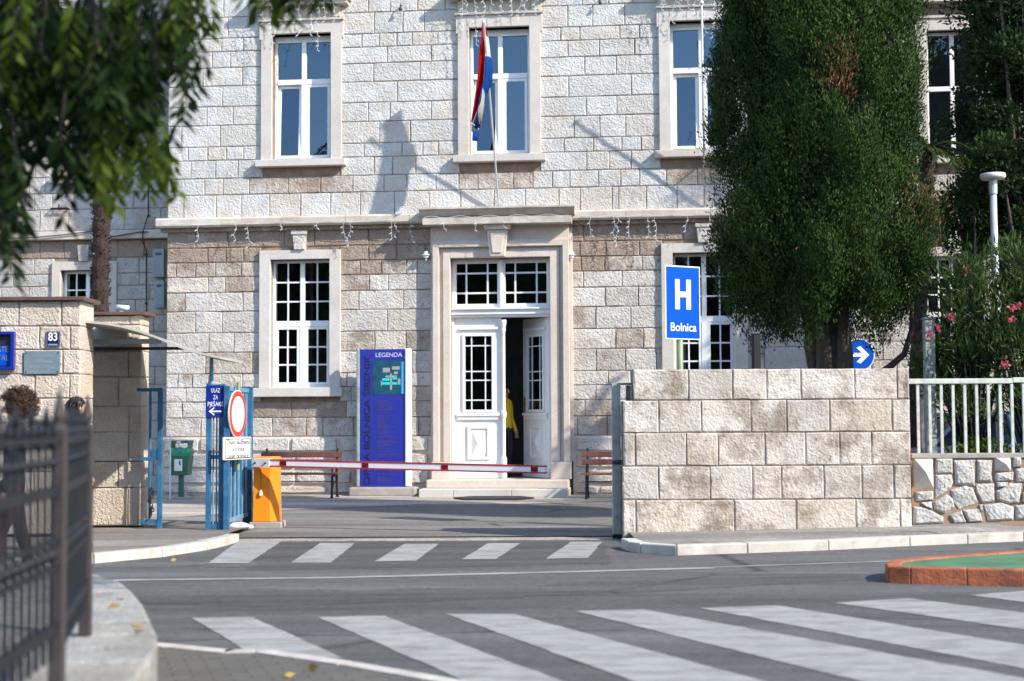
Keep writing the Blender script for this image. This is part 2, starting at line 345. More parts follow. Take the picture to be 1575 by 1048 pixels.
def rough_block(name, x0, x1, z0, z1, yf, mat, parent, gap=.007, boss=.014, rough=.007, depth=.05):
    """one hewn stone: edges arrised back, its face uneven; faces -y"""
    x0 += gap; x1 -= gap; z0 += gap; z1 -= gap
    w, h = x1-x0, z1-z0
    if w < .02 or h < .02: return None
    nx = 4 if w > .25 else 3; nz = 3; ins = min(.013, w*.18, h*.18); cx, cz = (x0+x1)/2, (z0+z1)/2
    vs, fs = [], []; idx = {}
    jit = [(rng.uniform(-1, 1)*min(.005, gap*.8)) for _ in range(4)]
    for j in range(nz):
        for i in range(nx):
            u, t = i/(nx-1), j/(nz-1)
            x = x0+ins+(w-2*ins)*u + (rng.uniform(-.3, .3)*w/nx*.5 if 0 < i < nx-1 else rng.uniform(-.006, .006))
            z = z0+ins+(h-2*ins)*t + (rng.uniform(-.3, .3)*h/nz*.5 if 0 < j < nz-1 else rng.uniform(-.006, .006))
            idx[(i, j)] = len(vs); vs.append((x-cx, yf-boss+rng.uniform(-rough, rough), z-cz))
    fs += [(idx[i, j], idx[i+1, j], idx[i+1, j+1], idx[i, j+1]) for j in range(nz-1) for i in range(nx-1)]
    loop = [(i, 0) for i in range(nx)]+[(nx-1, j) for j in range(1, nz)]+[(i, nz-1) for i in range(nx-2, -1, -1)]+[(0, j) for j in range(nz-2, 0, -1)]
    ring = []
    for (i, j) in loop:
        u, t = i/(nx-1), j/(nz-1); ring.append(len(vs))
        vs.append((x0+w*u-cx+rng.uniform(-1, 1)*gap*.55, yf, z0+h*t-cz+rng.uniform(-1, 1)*gap*.55))
    back = [len(vs)+k for k in range(len(loop))]
    vs += [(vs[r][0], yf+depth, vs[r][2]) for r in ring]; n = len(loop)
    for k in range(n):
        a, b = loop[k], loop[(k+1) % n]
        fs.append((ring[k], ring[(k+1) % n], idx[b], idx[a])); fs.append((back[k], back[(k+1) % n], ring[(k+1) % n], ring[k]))
    m = bpy.data.meshes.new(name); m.from_pydata(vs, [], fs); m.materials.append(MT[mat]); m.update()
    o = bpy.data.objects.new(name, m); C.objects.link(o); o.parent = parent; o.location = Vector((cx, 0, cz))-(parent_off(parent) if parent.type == 'MESH' else Vector((0, 0, 0))); return o
def leaf_mesh(name, pos, dirs, ln, wd, mat, parent=None, kind=None, nrm=None):
    """many separate leaves (folded diamonds) as one mesh: pos, dirs are n x 3 arrays"""
    n = len(pos); ln = np.broadcast_to(np.asarray(ln, float), (n,)); wd = np.broadcast_to(np.asarray(wd, float), (n,))
    dirs = dirs/np.maximum(1e-6, np.linalg.norm(dirs, axis=1))[:, None]
    rnd = nrng.normal(size=(n, 3)) if nrm is None else nrm; sd = np.cross(dirs, rnd); sd /= np.maximum(1e-6, np.linalg.norm(sd, axis=1))[:, None]
    v = np.empty((n, 4, 3)); v[:, 0] = pos; v[:, 1] = pos+dirs*(ln*.45)[:, None]+sd*(wd*.5)[:, None]
    v[:, 2] = pos+dirs*ln[:, None]; v[:, 3] = pos+dirs*(ln*.45)[:, None]-sd*(wd*.5)[:, None]
    m = bpy.data.meshes.new(name); m.vertices.add(n*4); m.vertices.foreach_set('co', v.reshape(-1)); m.loops.add(n*4); m.polygons.add(n)
    m.loops.foreach_set('vertex_index', np.arange(n*4)); m.polygons.foreach_set('loop_start', np.arange(n)*4); m.polygons.foreach_set('loop_total', np.full(n, 4))
    m.materials.append(MT[mat]); m.update(calc_edges=True); m.validate(); o = bpy.data.objects.new(name, m); C.objects.link(o)
    if parent is not None: o.parent = parent
    if kind: o['kind'] = kind
    return o

# ------------------------------------------------------------------ setting: ground, road, courtyard, pavements
struct(MB().sheet([(-250, -250), (250, -250), (250, 250), (-250, 250)], -.02).obj('ground', 'asphalt', centre=False))
road = struct(MB().sheet([(-60, -40), (60, -40), (60, 18.0), (-60, 18.0)], 0.).obj('road', 'asphalt', centre=False))
cy0 = G(600, 829)[1]
court = struct(MB().sheet([(-14, cy0), (16, cy0), (16, 34), (-14, 34)], .004).obj('courtyard', 'courtyard', centre=False))
apx = [G(250, 797, .008), G(420, 785, .008), G(520, 781, .008), G(640, 776, .008), G(770, 776, .008), G(960, 770, .008)]
struct(MB().sheet([(-9, apx[0][1])]+apx+[(12, apx[-1][1]-.6), (12, 29), (-9, 29)], .008).obj('concrete_apron', 'apron', centre=False))
p0, p1, p2, p3 = G(365, 831), G(958, 831), G(958, 836), G(365, 836)
thr = MB().box(p3[0]-.2, p1[0]+.15, cy0-.30, cy0-.02, -.05, .012).obj('threshold_strip', 'apron'); struct(thr)
MB().box(p3[0]-.2, p1[0]+.1, cy0-.012, cy0+.045, 0, .022).obj('gate_rail', 'iron', thr)
def stripe(poly, name='crosswalk_stripe', z=.004):
    P = [Vector((*G(*p), 0)) for p in poly]; out = []
    for a, b in zip(P, P[1:]+P[:1]):
        L = (b-a).length; n = max(2, int(L/.07)); d = (b-a).normalized(); nn = Vector((-d.y, d.x, 0)); w = 0.
        for k in range(n): w = w*.4+rng.uniform(-.006, .006); q = a.lerp(b, k/n)+nn*(w if k else 0); out.append((q.x, q.y))
    return MB().sheet(out, z).obj(name, 'marking', road)
NEAR = [[(295, 951), (388, 950), (530, 1014), (384, 1005)],
        [(488.5, 950), (591, 948), (1147, 1152), (949, 1150)],
        [(685, 945), (789, 945), (1441, 1120), (1250, 1148)],
        [(885, 941), (990, 938), (1868, 1097), (1755, 1155)],
        [(1076, 936), (1196, 932), (1954, 1054), (2073, 1122)],
        [(1283, 928), (1397, 921), (1753, 966), (1866, 1010)],
        [(1491, 916), (1611, 907), (1900, 940), (1875, 965)]]
for p in NEAR: stripe(p)
FAR = [[(366.8, 833), (433, 833), (382, 867), (319.5, 867)], [(492, 836), (546, 836), (509, 866), (447.5, 866)], [(622.6, 837), (674.8, 837), (639.5, 863.4), (576.8, 864)],
       [(750.5, 836), (801, 836), (762.6, 860.5), (710.5, 861)], [(878, 834), (926, 834), (905, 858.5), (840, 860)]]
for p in FAR: stripe(p)
def ribbon(pix, w, name):
    pts = [Vector((*G(*p), 0)) for p in pix]; L, Rr = [], []
    for i, p in enumerate(pts):
        d = (pts[min(i+1, len(pts)-1)]-pts[max(i-1, 0)]).normalized(); nn = Vector((-d.y, d.x, 0)); L.append(p+nn*w/2); Rr.append(p-nn*w/2)
    m = MB(); m.add([(p.x, p.y, .004) for p in L+Rr], [(len(pts)+i, len(pts)+i+1, i+1, i) for i in range(len(pts)-1)]); return m.obj(name, 'marking', road)
ribbon([(-60, 902), (188, 893), (521, 889), (900, 879.5), (1097, 874)], .13, 'edge_line')
ribbon([(1097, 873.2), (1363, 864), (1700, 850)], .07, 'edge_line')
def ragged(pix, z, name, mat, amp=.05, step=.25):
    P = [Vector((*G(*p), 0)) for p in pix]; out = []
    for a, b in zip(P, P[1:]+P[:1]):
        n = max(2, int((b-a).length/step)); d = (b-a).normalized(); nn = Vector((-d.y, d.x, 0)); w = 0.
        for k in range(n): w = w*.75+rng.uniform(-amp, amp); q = a.lerp(b, k/n)+nn*(w if k else 0); out.append((q.x, q.y))
    return MB().sheet(out, z).obj(name, mat, road)
ragged([(120, 903), (560, 909), (900, 897), (1330, 883), (1330, 893), (900, 915), (640, 926), (400, 934), (160, 930)], .002, 'asphalt_patch', 'asphalt_patch')
ragged([(420, 835), (920, 834), (940, 868), (640, 874), (380, 876)], .0018, 'asphalt_patch', 'asphalt_patch')
# right pavement with kerb stones
KR = [(955, 843), (966, 848), (985, 851), (1041, 854.6), (1150, 851), (1275, 846.5), (1400, 840), (1575, 832.7), (1800, 823), (2100, 810)]
kr = [Vector((*G(*p), 0)) for p in KR]
WY = 17.0                                    # distance of the gate walls
def zr(x, y): return .10 + max(0., min(1., (y-15.2)/1.6))*max(0., .035*(x-1.9))*.75
inner = []
for i, p in enumerate(kr):
    d = (kr[min(i+1, len(kr)-1)]-kr[max(i-1, 0)]).normalized(); inner.append(p+Vector((-d.y, d.x, 0))*.16)
poly = [(p.x, p.y) for p in inner]+[(inner[-1].x, WY+.3), (4.7, WY+.3), (3, WY+.3), (1.3, WY+.3)]
pv = MB()
for i in range(len(inner)-1):
    a, b = inner[i], inner[i+1]; pv.add([(a.x, a.y, .10), (b.x, b.y, .10), (b.x, WY+.3, zr(b.x, WY)), (a.x, WY+.3, zr(a.x, WY))], [(0, 1, 2, 3)])
side_r = struct(pv.obj('sidewalk', 'sidewalk', centre=False))
def kerb_run(pts, inn, parent, step=.95, top=.104):
    segs = []
    for i in range(len(pts)-1):
        L = (pts[i+1]-pts[i]).length; k = max(1, round(L/step))
        for j in range(k):
            a, b = j/k, (j+1)/k; q = [pts[i].lerp(pts[i+1], a), pts[i].lerp(pts[i+1], b), inn[i].lerp(inn[i+1], b), inn[i].lerp(inn[i+1], a)]
            g = (q[1]-q[0]).normalized()*.004; segs.append([q[0]+g, q[1]-g, q[2]-g, q[3]+g])
    for q in segs:
        h = top+rng.uniform(-.003, .003); cc = sum((p for p in q), Vector())/4
        m = MB(); m.slab([(p.x, p.y) for p in q], -.05, h); m.obj('kerb_stone', 'kerb', parent, bevel=.012)
kerb_run(kr, inner, side_r)
# left pavement
KL = [(-260, 893), (-60, 882), (145, 867), (250, 857), (320, 846), (350, 839), (368, 833)]
kl = [Vector((*G(*p), 0)) for p in KL]; kli = []
for i, p in enumerate(kl):
    d = (kl[min(i+1, len(kl)-1)]-kl[max(i-1, 0)]).normalized(); kli.append(p+Vector((-d.y, d.x, 0))*.15)
pv = MB()
for i in range(len(kli)-1):
    a, b = kli[i], kli[i+1]; pv.add([(a.x, a.y, .09), (b.x, b.y, .09), (b.x, 21.5, .012), (a.x, 21.5, .012)], [(0, 1, 2, 3)])
side_l = struct(pv.obj('sidewalk', 'sidewalk', centre=False)); kerb_run(kl, kli, side_l, top=.094)
# near pavement of small pavers with a flush kerb
NK = [(100, 985), (251, 999), (343, 1008), (391, 1007), (520, 1026), (651, 1049), (900, 1098), (1200, 1170)]
nk = [Vector((*G(*p), 0)) for p in NK]
near = struct(MB().sheet([(p.x, p.y) for p in nk]+[(nk[-1].x, -6), (-7, -6), (-7, nk[0].y)], .010).obj('near_sidewalk', 'paver', centre=False))
for i in range(len(nk)-1):
    a, b = nk[i], nk[i+1]; d = (b-a).normalized(); g = d*.005; w = Vector((-d.y, d.x, 0))*.12
    MB().slab([((a+g).x, (a+g).y), ((b-g).x, (b-g).y), ((b-g+w).x, (b-g+w).y), ((a+g+w).x, (a+g+w).y)], -.05, .016).obj('kerb_stone', 'kerb', near)
# traffic island
IZ = .14
isl = [G(x, y, IZ) for x, y in [(1361, 866), (1366, 871.5), (1400, 873), (1575, 877), (1720, 881), (1900, 884), (1900, 826), (1720, 837), (1575, 846), (1460, 853), (1400, 858), (1368, 862)]]
ic = Vector((sum(p[0] for p in isl)/len(isl), sum(p[1] for p in isl)/len(isl)))
island = struct(MB().sheet([tuple(Vector(p).lerp(ic, .02)) for p in isl], IZ-.012).obj('traffic_island', 'island_green', centre=False))
ii = []
for k, p in enumerate(isl):
    a, b = Vector(isl[k-1]), Vector(isl[(k+1) % len(isl)]); d = (b-a).normalized(); ii.append(Vector(p)+Vector((-d.y, d.x))*.13)
for k in range(len(isl)):
    a, b, c, d = Vector(isl[k]), Vector(isl[(k+1) % len(isl)]), ii[(k+1) % len(isl)], ii[k]
    kk = max(1, round((b-a).length/.5))
    for j in range(kk):
        u, w = j/kk, (j+1)/kk; MB().slab([tuple(a.lerp(b, u)), tuple(a.lerp(b, w)), tuple(d.lerp(c, w)), tuple(d.lerp(c, u))], -.03, IZ+rng.uniform(-.002, .002)).obj('kerb_stone', 'island_red', island, bevel=.012)

# ------------------------------------------------------------------ the hospital building
hosp = thing('hospital_building', 'white rough stone two storey hospital front with tall white double door', 'building', (0, D, 0), -TH)
WREC = 1.3                                   # the side wings stand back
UL = [(30, 17.4), (62.4, 50), (82, 71), (107, 96), (134.6, 125), (166, 157), (195, 186), (228, 219), (249, 240), (276, 269), (300.5, 295.5), (336, 332)]
zu = [(F(333, a)[1]+F(570, b)[1])/2 for a, b in UL]
zu = [zu[0]+(zu[0]-zu[1])*1.0]+zu           # the course that is cut by the top of the frame
zcourse_top, zcourse_bot = zu[-1]-.005, F(680, 344.5)[1]
LL = [(222, 212), (290, 277), (362, 350), (450, 437), (545, 540), (635, 632), (735, 730), (798, 795), (865, 860), (937, 935), (1022, 1024)]
zl = [(F(317, 330+a/2.995)[1]+F(584, 330+b/2.995)[1])/2 for a, b in LL]
zl = [zcourse_bot-.01, F(600, 377)[1]]+zl
fx = lambda p, y: F(p, y)[0]
# openings: (x0, x1, z0, z1)
XL = fx(256.5, 480); XR = fx(771, 480)*2-XL
uw = []
for cxp in (464.4, 768.3, 1079): 
    c = fx(cxp, 140); uw.append(c)
z_uh, z_uo, z_us, z_usb = F(768, 24)[1], F(768, 42.5)[1], F(768, 239)[1], F(768, 250)[1]
HWO, HWI = .785, .575                        # half widths of the stone surround and of its opening
lw = [fx(462.3, 480), fx(1083.5, 480)]
z_lh, z_lo, z_ls, z_lsb = F(462, 385.5)[1], F(462, 399.5)[1], F(462, 596.5)[1], F(462, 610.5)[1]
dx0, dx1 = fx(694, 550), fx(847.5, 550); dz0, dz1 = .30, F(771, 397)[1]
dox0, dox1 = fx(668, 550), fx(877, 550); doz = F(771, 371.5)[1]
OPEN = [(c-HWI, c+HWI, z_us-.02, z_uo) for c in uw]+[(c-HWI, c+HWI, z_ls-.02, z_lo) for c in lw]+[(dx0, dx1, -.1, dz1)]
BLOCK = [(c-HWO+.02, c+HWO-.02, z_usb-.01, z_uh+.02) for c in uw]+[(c-HWO+.02, c+HWO-.02, z_lsb-.01, z_lh) for c in lw]+[(dox0+.03, dox1-.03, -.1, zcourse_bot)]
def core(x0, x1, z0, z1, y0, y1, openings):
    xs = sorted({x0, x1}|{min(max(v, x0), x1) for o in openings for v in o[:2]}); zs = sorted({z0, z1}|{min(max(v, z0), z1) for o in openings for v in o[2:]}); m = MB()
    for i in range(len(xs)-1):
        run = None
        for j in range(len(zs)-1):
            cx_, cz_ = (xs[i]+xs[i+1])/2, (zs[j]+zs[j+1])/2
            full = not any(o[0] < cx_ < o[1] and o[2] < cz_ < o[3] for o in openings)
            if full: run = [run[0] if run else zs[j], zs[j+1]]
            if (not full or j == len(zs)-2) and run: m.box(xs[i], xs[i+1], y0, y1, run[0], run[1]); run = None
    return m
ZTOP = 12.5
wall = core(XL+.012, XR-.012, -.2, ZTOP, .007, .48, OPEN).obj('wall', 'mortar', hosp, centre=False)
wingL0, wingR1 = -16.5, 17.0
# interior: floors, back wall, roof, so that the rooms are dark
sh = MB(); sh.box(wingL0, wingR1, 9.6, 9.9, -.2, ZTOP); sh.box(wingL0, wingR1, .6, 9.6, ZTOP, ZTOP+.25)
sh.box(wingL0, wingR1, WREC+.5, 9.6, zcourse_bot-.05, zcourse_bot+.2); sh.box(XL+.5, XR-.5, .5, WREC+.498, zcourse_bot-.05, zcourse_bot+.2)
sh.box(XL+.5, XR-.5, .05, 9.6, .1, dz0-.004); sh.box(wingL0-.3, wingL0, WREC+.1, 9.9, -.2, ZTOP); sh.box(wingR1, wingR1+.3, WREC+.1, 9.9, -.2, ZTOP)
sh.box(XL+.02, XL+.4, .482, WREC+.03, -.2, ZTOP); sh.box(XR-.4, XR-.02, .482, WREC+.03, -.2, ZTOP)
sh.box(XL+.5, XR-.5, 4.0, 4.15, dz0, zcourse_bot-.06); sh.box(XL+.5, XR-.5, 4.0, 4.15, zcourse_bot+.21, ZTOP-.01)
sh.obj('interior_shell', 'room', hosp, centre=False)
MB().box(wingL0-.8, wingR1+.8, -.45, 10.3, ZTOP+.26, ZTOP+.6).obj('roof', 'cap', hosp, centre=False)

r2 = lambda j: [250+v/2.995 for v in j]
r3 = lambda j: [600+v/2.995 for v in j]
r4 = lambda j: [950+v/2.995 for v in j]
UJ = [r2([150, 280, 948, 1048])+r3([0, 127, 255, 775, 888, 1010, 1120]),
      r2([165, 230, 300, 975, 1108])+r3([60, 158, 820, 935, 1083])+r4([35]),
      r2([165, 272, 372, 918, 998, 1078, 1150])+r3([32, 102, 220, 787, 875, 1060, 1152])+r4([102]),
      r2([110, 228, 313, 1035])+r3([190, 820, 965, 1130])+r4([78]), r2([70, 185, 368, 972, 1187])+r3([138, 897, 1043]),
      r2([108, 277, 1080])+r3([33, 822, 1110])+r4([63]), r2([90, 205, 325, 948])+r3([0, 190, 902, 1043]),
      r2([90, 267, 1000, 1142])+r3([92, 847, 965, 1083])+r4([35]), r2([120, 210, 295, 375, 928])+r3([55, 150, 222, 800, 935, 1065, 1155])+r4([105]),
      r2([133, 247, 350, 975, 1060, 1165])+r3([117, 903, 1007, 1108])+r4([58]),
      r2([197, 282, 402, 580, 730, 877, 1020, 1125])+r3([77, 210, 315, 403, 567, 655, 745, 825, 957, 1058, 1145])+r4([97, 220, 362]),
      r2([103, 250, 367, 495, 638, 775, 912, 1068])+r3([178, 323, 477, 620, 775, 872, 1018])+r4([0, 128, 268, 440])]
rk = lambda j: [870+v/5.238 for v in j]
LJ = [r2([150, 300, 560, 700])+r2([950, 1080])+rk([150, 420]), r2([207, 290, 372, 950, 1080])+r3([30, 165])+rk([120, 330, 600]),
      r2([63, 152, 243, 362, 910, 1010, 1125, 1175])+r3([127])+rk([130, 320, 620]), r2([210, 287, 953, 1040, 1172])+rk([145, 457]),
      r2([103, 370, 905, 1110])+r3([62])+rk([322, 588]), r2([150, 275, 1035])+rk([245, 525]), r2([215, 330, 978, 1122])+r3([72])+rk([403, 627]),
      r2([200, 415, 910, 1060])+r3([100])+rk([245, 480]), r2([73, 140, 215, 370, 850, 960, 1090])+rk([340, 520]),
      r2([110, 210, 330, 870, 1010])+r3([95])+rk([240, 430]), r2([95, 240, 300, 595, 848, 960, 1060])+rk([150, 410]), r2([180, 330, 508, 663, 740, 882, 1000])+r3([20, 130])+rk([90, 330, 520])]
def extend(js, x1, lo=.55, hi=1.25):
    js = sorted(js); x = js[-1]
    while x < x1: x += rng.uniform(lo, hi); js.append(x)
    return js
nst = 0
def lay(zt, zb, js, x0, x1, blocks, matf, yf, parent, gap=.0055, **kw):
    global nst
    xs = [x0]+[j for j in sorted(js) if x0+.12 < j < x1-.12]+[x1]; zm = (zt+zb)/2
    for a, b in zip(xs[:-1], xs[1:]):
        parts = [(a, b)]
        for (p, q, r0, r1) in blocks:
            if r0 < zt-.06 and r1 > zb+.06:
                nw = []
                for (s, t) in parts:
                    if q <= s or p >= t: nw.append((s, t)); continue
                    zo0, zo1 = max(zb, r0), min(zt, r1)
                    if (zo1-zo0) < .3*(zt-zb): nw.append((s, t)); continue
                    if s < p-.03: nw.append((s, p))
                    if t > q+.03: nw.append((q, t))
                parts = nw
        for (s, t) in parts:
            if t-s > .05: rough_block('stone', s, t, zb, zt, yf, matf((s+t)/2, zm), parent, gap=gap, **kw); nst += 1
def mat_up(x, z):
    for c in uw:
        if abs(x-c) < HWO-.05 and z_usb-.42 < z < z_usb: return 'stone_half'
    return 'stone_up'
def mat_lo(x, z):
    if z > zl[2]: return 'stone_stain'
    if z > zl[3]: return 'stone_half'
    for c in lw[:1]:
        if abs(x-c) < HWO+.03 and z < z_lsb: return 'stone_stain' if z > z_lsb-.35 else 'stone_half'
    return 'stone_half' if rng.random() < .22 else 'stone_low'
XV = fx(1118, 300)                           # beyond this the cypress hides the wall
for k in range(len(zu)-1):
    ym = 140
    js = [fx(p, ym) for p in UJ[k]]; js = [j for j in js if j < XV]
    lay(zu[k], zu[k+1], extend(js, XR), XL, XR, BLOCK, mat_up, 0., wall)
for k in range(len(zl)-1):
    js = [fx(p, 500) for p in LJ[k]]; js = [j for j in js if j < fx(1018, 500)]
    lay(zl[k], zl[k+1], extend(js, XR), XL, XR, BLOCK, mat_lo, 0., wall, boss=.016, rough=.011)
# rusticated plinth
zp = [zl[-1], F(300, 697)[1], F(300, 722)[1], F(300, 746)[1], 0.0]
PLO = [MB().box(a, b, -.055, .02, -.1, zl[-1]-.004).obj('plinth', 'ashlar_door', hosp, centre=False) for a, b in ((XL-.05, dox0-.05), (dox1+.05, XR+.05))]
for k in range(4):
    for (a, b, plo) in ((XL-.03, dox0-.08, PLO[0]), (dox1+.08, XR+.03, PLO[1])):
        x = a+(.45 if k % 2 else 0); xx = [a]
        while x < b-.5:
            if x > a+.3: xx.append(x)
            x += rng.uniform(.62, 1.25)
        xx.append(b)
        for s, t in zip(xx[:-1], xx[1:]):
            rough_block('stone', s+.02, t-.02, zp[k+1]+.028, zp[k]-.02, -.053, 'stone_low', plo, gap=.01, boss=.05, rough=.010, depth=.02); nst += 1
# string course in lengths
x = XL-.16; scm = []
while x < XR+.16:
    L = min(rng.uniform(1.1, 1.6), XR+.16-x)
    if XR+.16-x-L < .3: L = XR+.16-x
    m = MB()
    zt_, zb_ = zcourse_top, zcourse_bot
    sec = [(.02, zb_), (-.20, zb_), (-.22, zb_+.03), (-.22, zt_-.035), (-.19, zt_), (.02, zt_)]
    m.add([(x+.003, y, z) for y, z in sec]+[(x+L-.003, y, z) for y, z in sec], [tuple(range(5, -1, -1)), tuple(range(6, 12))]+[(i, (i+1) % 6, (i+1) % 6+6, i+6) for i in range(6)])
    m.obj('course_stone', 'course', wall); x += L
MB().box(XL-.10, XR+.10, -.09, .0, zcourse_bot-.075, zcourse_bot-.004).obj('course_bed', 'stone_stain', wall)

# windows
def pane(x0, x1, z0, z1, y, parent): return MB().box(x0, x1, y, y+.006, z0, z1).obj('pane', 'glass', parent)
def curtain(x0, x1, z0, z1, y, parent, lean):
    m = MB(); n = 14; vs = []
    for j in range(5):
        t = j/4
        for i in range(n+1):
            u = i/n; xx = x0+(x1-x0)*u; xx = xx+(lean-xx)*t*.55*(1 if j else 0); vs.append((xx, y+.03*math.sin(u*38), z1+(z0-z1)*t))
    m.add(vs, [(j*(n+1)+i, j*(n+1)+i+1, (j+1)*(n+1)+i+1, (j+1)*(n+1)+i) for j in range(4) for i in range(n)]); return m.obj('curtain', 'curtain', parent)
def surround(parent, c, z0, z1, zo, hw, hi, ears=True, yf=-.075, mat='ashlar', yb=.47):
    m = MB(); m.box(c-hw, c-hi, yf, yb, z0, z1); m.box(c+hi, c+hw, yf, yb, z0, z1); m.box(c-hi, c+hi, yf, yb, zo, z1)
    if ears: m.box(c-hw-.035, c-hw-.001, yf+.002, yf+.105, z1-.34, z1); m.box(c+hw+.001, c+hw+.035, yf+.002, yf+.105, z1-.34, z1)
    return m.obj('window_surround', mat, parent, bevel=.006)
def upper_window(c, yoff=0., sash_open=True):
    y = .16+yoff; x0, x1 = c-HWI, c+HWI; z0, z1 = z_us, z_uo; fw = .055; zt = F(768, 114.5)[1]
    fm = MB(); fm.frame(x0, x1, z0, z1-.07, fw, y, y+.08); fm.box(x0, x1, y+.005, y+.08, z1-.07, z1)
    fm.box(x0+fw, x1-fw, y-.01, y+.08, zt-.05, zt+.05); fm.box(c-.045, c+.045, y-.006, y+.08, zt+.05, z1-.07-fw); fm.box(c-.05, c+.05, y-.012, y+.08, z0+fw, zt-.05)
    w = fm.obj('window', 'pvc', hosp, bevel=.006)
    for s in (-1, 1):
        a, b = (x0+fw, c-.045) if s < 0 else (c+.045, x1-fw)
        pane(a, b, zt+.05, z1-.07-fw, y+.04, w)
        a, b = (x0+fw, c-.05) if s < 0 else (c+.05, x1-fw)
        sm = MB(); sm.frame(a+.004, b-.004, z0+fw+.004, zt-.054, .055, y-.004, y+.05); so = sm.obj('sash', 'pvc', w, bevel=.005)
        p = pane(a+.06, b-.06, z0+fw+.06, zt-.11, y+.02, w)
        if s < 0 and sash_open:                       # tilted inwards at the top
            for o in (so, p): o.rotation_euler = (R(-3.5), 0, 0); o.location.y += .035
    surround(w, c, z_us+.0, z_uh, z_uo, HWO, HWI, yf=-.075+yoff, yb=.47+yoff)
    MB().box(c-HWO-.09, c+HWO+.09, -.16+yoff, .30+yoff, z_usb, z_us-.003).obj('sill', 'ashlar', w, bevel=.008)
    hm = MB(); hm.box(c-HWO-.05, c+HWO+.05, -.115+yoff, .03+yoff, z_uh+.003, z_uh+.045)
    hm.box(c-HWO-.02, c+HWO+.02, -.06+yoff, .03+yoff, z_uh+.048, z_uh+.28)
    for s in (-1, 1): hm.box(c+s*(HWO-.09)-.07, c+s*(HWO-.09)+.07, -.12+yoff, -.062+yoff, z_uh+.06, z_uh+.278)
    hm.box(c-HWO-.14, c+HWO+.14, -.26+yoff, .03+yoff, z_uh+.283, z_uh+.36); hm.box(c-HWO-.19, c+HWO+.19, -.31+yoff, .03+yoff, z_uh+.363, z_uh+.45)
    hm.obj('window_hood', 'course', w)
    return w
for c in uw:
    w = upper_window(c)
    curtain(c-.52, c-.30, z_us+.1, z_uo-.1, .38, w, c-.56); curtain(c+.30, c+.52, z_us+.1, z_uo-.1, .38, w, c+.56)
def lower_window(c, yoff=0., zo=None, zs=None):
    y = .15+yoff; x0, x1 = c-HWI, c+HWI; z0, z1 = z_ls, z_lo; fw = .05; zt = F(462, 497.5)[1]
    fm = MB(); fm.frame(x0, x1, z0, z1, fw, y, y+.08); fm.box(x0+fw, x1-fw, y-.01, y+.08, zt-.055, zt+.055)
    fm.box(c-.045, c+.045, y-.006, y+.08, zt+.055, z1-fw); fm.box(c-.055, c+.055, y-.012, y+.08, z0+fw, zt-.055)
    w = fm.obj('window', 'pvc', hosp, bevel=.005)
    for s in (-1, 1):
        a, b = (x0+fw, c-.045) if s < 0 else (c+.045, x1-fw)
        def lights(a, b, p, q):
            mm = MB(); mid = (a+b)/2; mm.box(mid-.014, mid+.014, y+.012, y+.05, p, q)
            for r in (1, 2):
                zz = p+(q-p)*r/3; mm.box(a, mid-.014, y+.014, y+.048, zz-.014, zz+.014); mm.box(mid+.014, b, y+.014, y+.048, zz-.014, zz+.014)
            mm.obj('glazing_bar', 'pvc', w)
            for i in range(2):
                for r in range(3):
                    pane((a, mid)[i]+(0, .014)[i], (mid, b)[i]-(.014, 0)[i], p+(q-p)*r/3+(.014 if r else 0), p+(q-p)*(r+1)/3-(.014 if r < 2 else 0), y+.03, w)
        lights(a, b, zt+.055, z1-fw)
        a, b = (x0+fw, c-.055) if s < 0 else (c+.055, x1-fw)
        MB().frame(a+.003, b-.003, z0+fw+.003, zt-.058, .05, y-.004, y+.055).obj('sash', 'pvc', w, bevel=.004)
        lights(a+.053, b-.053, z0+fw+.053, zt-.108)
    surround(w, c, z_ls, z_lh, z_lo, HWO, HWI, ears=False, yf=-.085+yoff, yb=.47+yoff)
    MB().box(c-HWO-.09, c+HWO+.05, -.17+yoff, .28+yoff, z_lsb, z_ls-.003).obj('sill', 'ashlar', w, bevel=.008)
    return w
for i, c in enumerate(lw):
    w = lower_window(c)
    zk0, zk1 = z_lh+.004, z_lh+.34
    km = MB(); km.prism([(c-.10, zk0), (c+.10, zk0), (c+.135, zk1), (c-.135, zk1)], -.13, .02); km.prism([(c-.155, zk1-.05), (c+.155, zk1-.05), (c+.155, zk1+.02), (c-.155, zk1+.02)], -.15, -.132)
    km.obj('keystone', 'stone_low' if i == 0 else 'ashlar', w, bevel=.01)

# door
ds = MB()
def nest(x0, x1, zt, w, yf, z0=.30, yb=.03):
    ds.box(x0, x0+w, yf, yb, z0, zt); ds.box(x1-w, x1, yf, yb, z0, zt); ds.box(x0+w, x1-w, yf, yb, zt-w, zt)
q = [dox0, fx(677.5, 550), fx(683, 550), dx0]
wd = [q[1]-q[0], q[2]-q[1], q[3]-q[2]]
nest(dox0, dox1, doz, wd[0], -.20, .62); nest(dox0+wd[0]+.001, dox1-wd[0]-.001, doz-wd[0]-.001, wd[1], -.10, .62)
ds.box(q[2]+.001, dx0, -.135, .47, .62, dz1+wd[2]); ds.box(dx1, dox1-wd[0]-wd[1]-.001, -.135, .47, .62, dz1+wd[2]); ds.box(dx0, dx1, -.135, .47, dz1, dz1+wd[2])
ds.box(dox0-.02, dx0+.0, -.24, .47, .30, .617); ds.box(dx1, dox1+.02, -.24, .47, .30, .617)
ds.box(dox0-.06, dox0-.001, -.06, .03, .62, doz+.28); ds.box(dox1+.001, dox1+.06, -.06, .03, .62, doz+.28)
ds.box(dox0, dox1, -.12, .03, doz+.001, doz+.30)
dso = ds.obj('door_surround', 'ashlar_door', hosp, bevel=.008, centre=False)
hm = MB(); zc = doz+.305; hx0, hx1 = fx(651, 345)+.0, fx(886, 345)
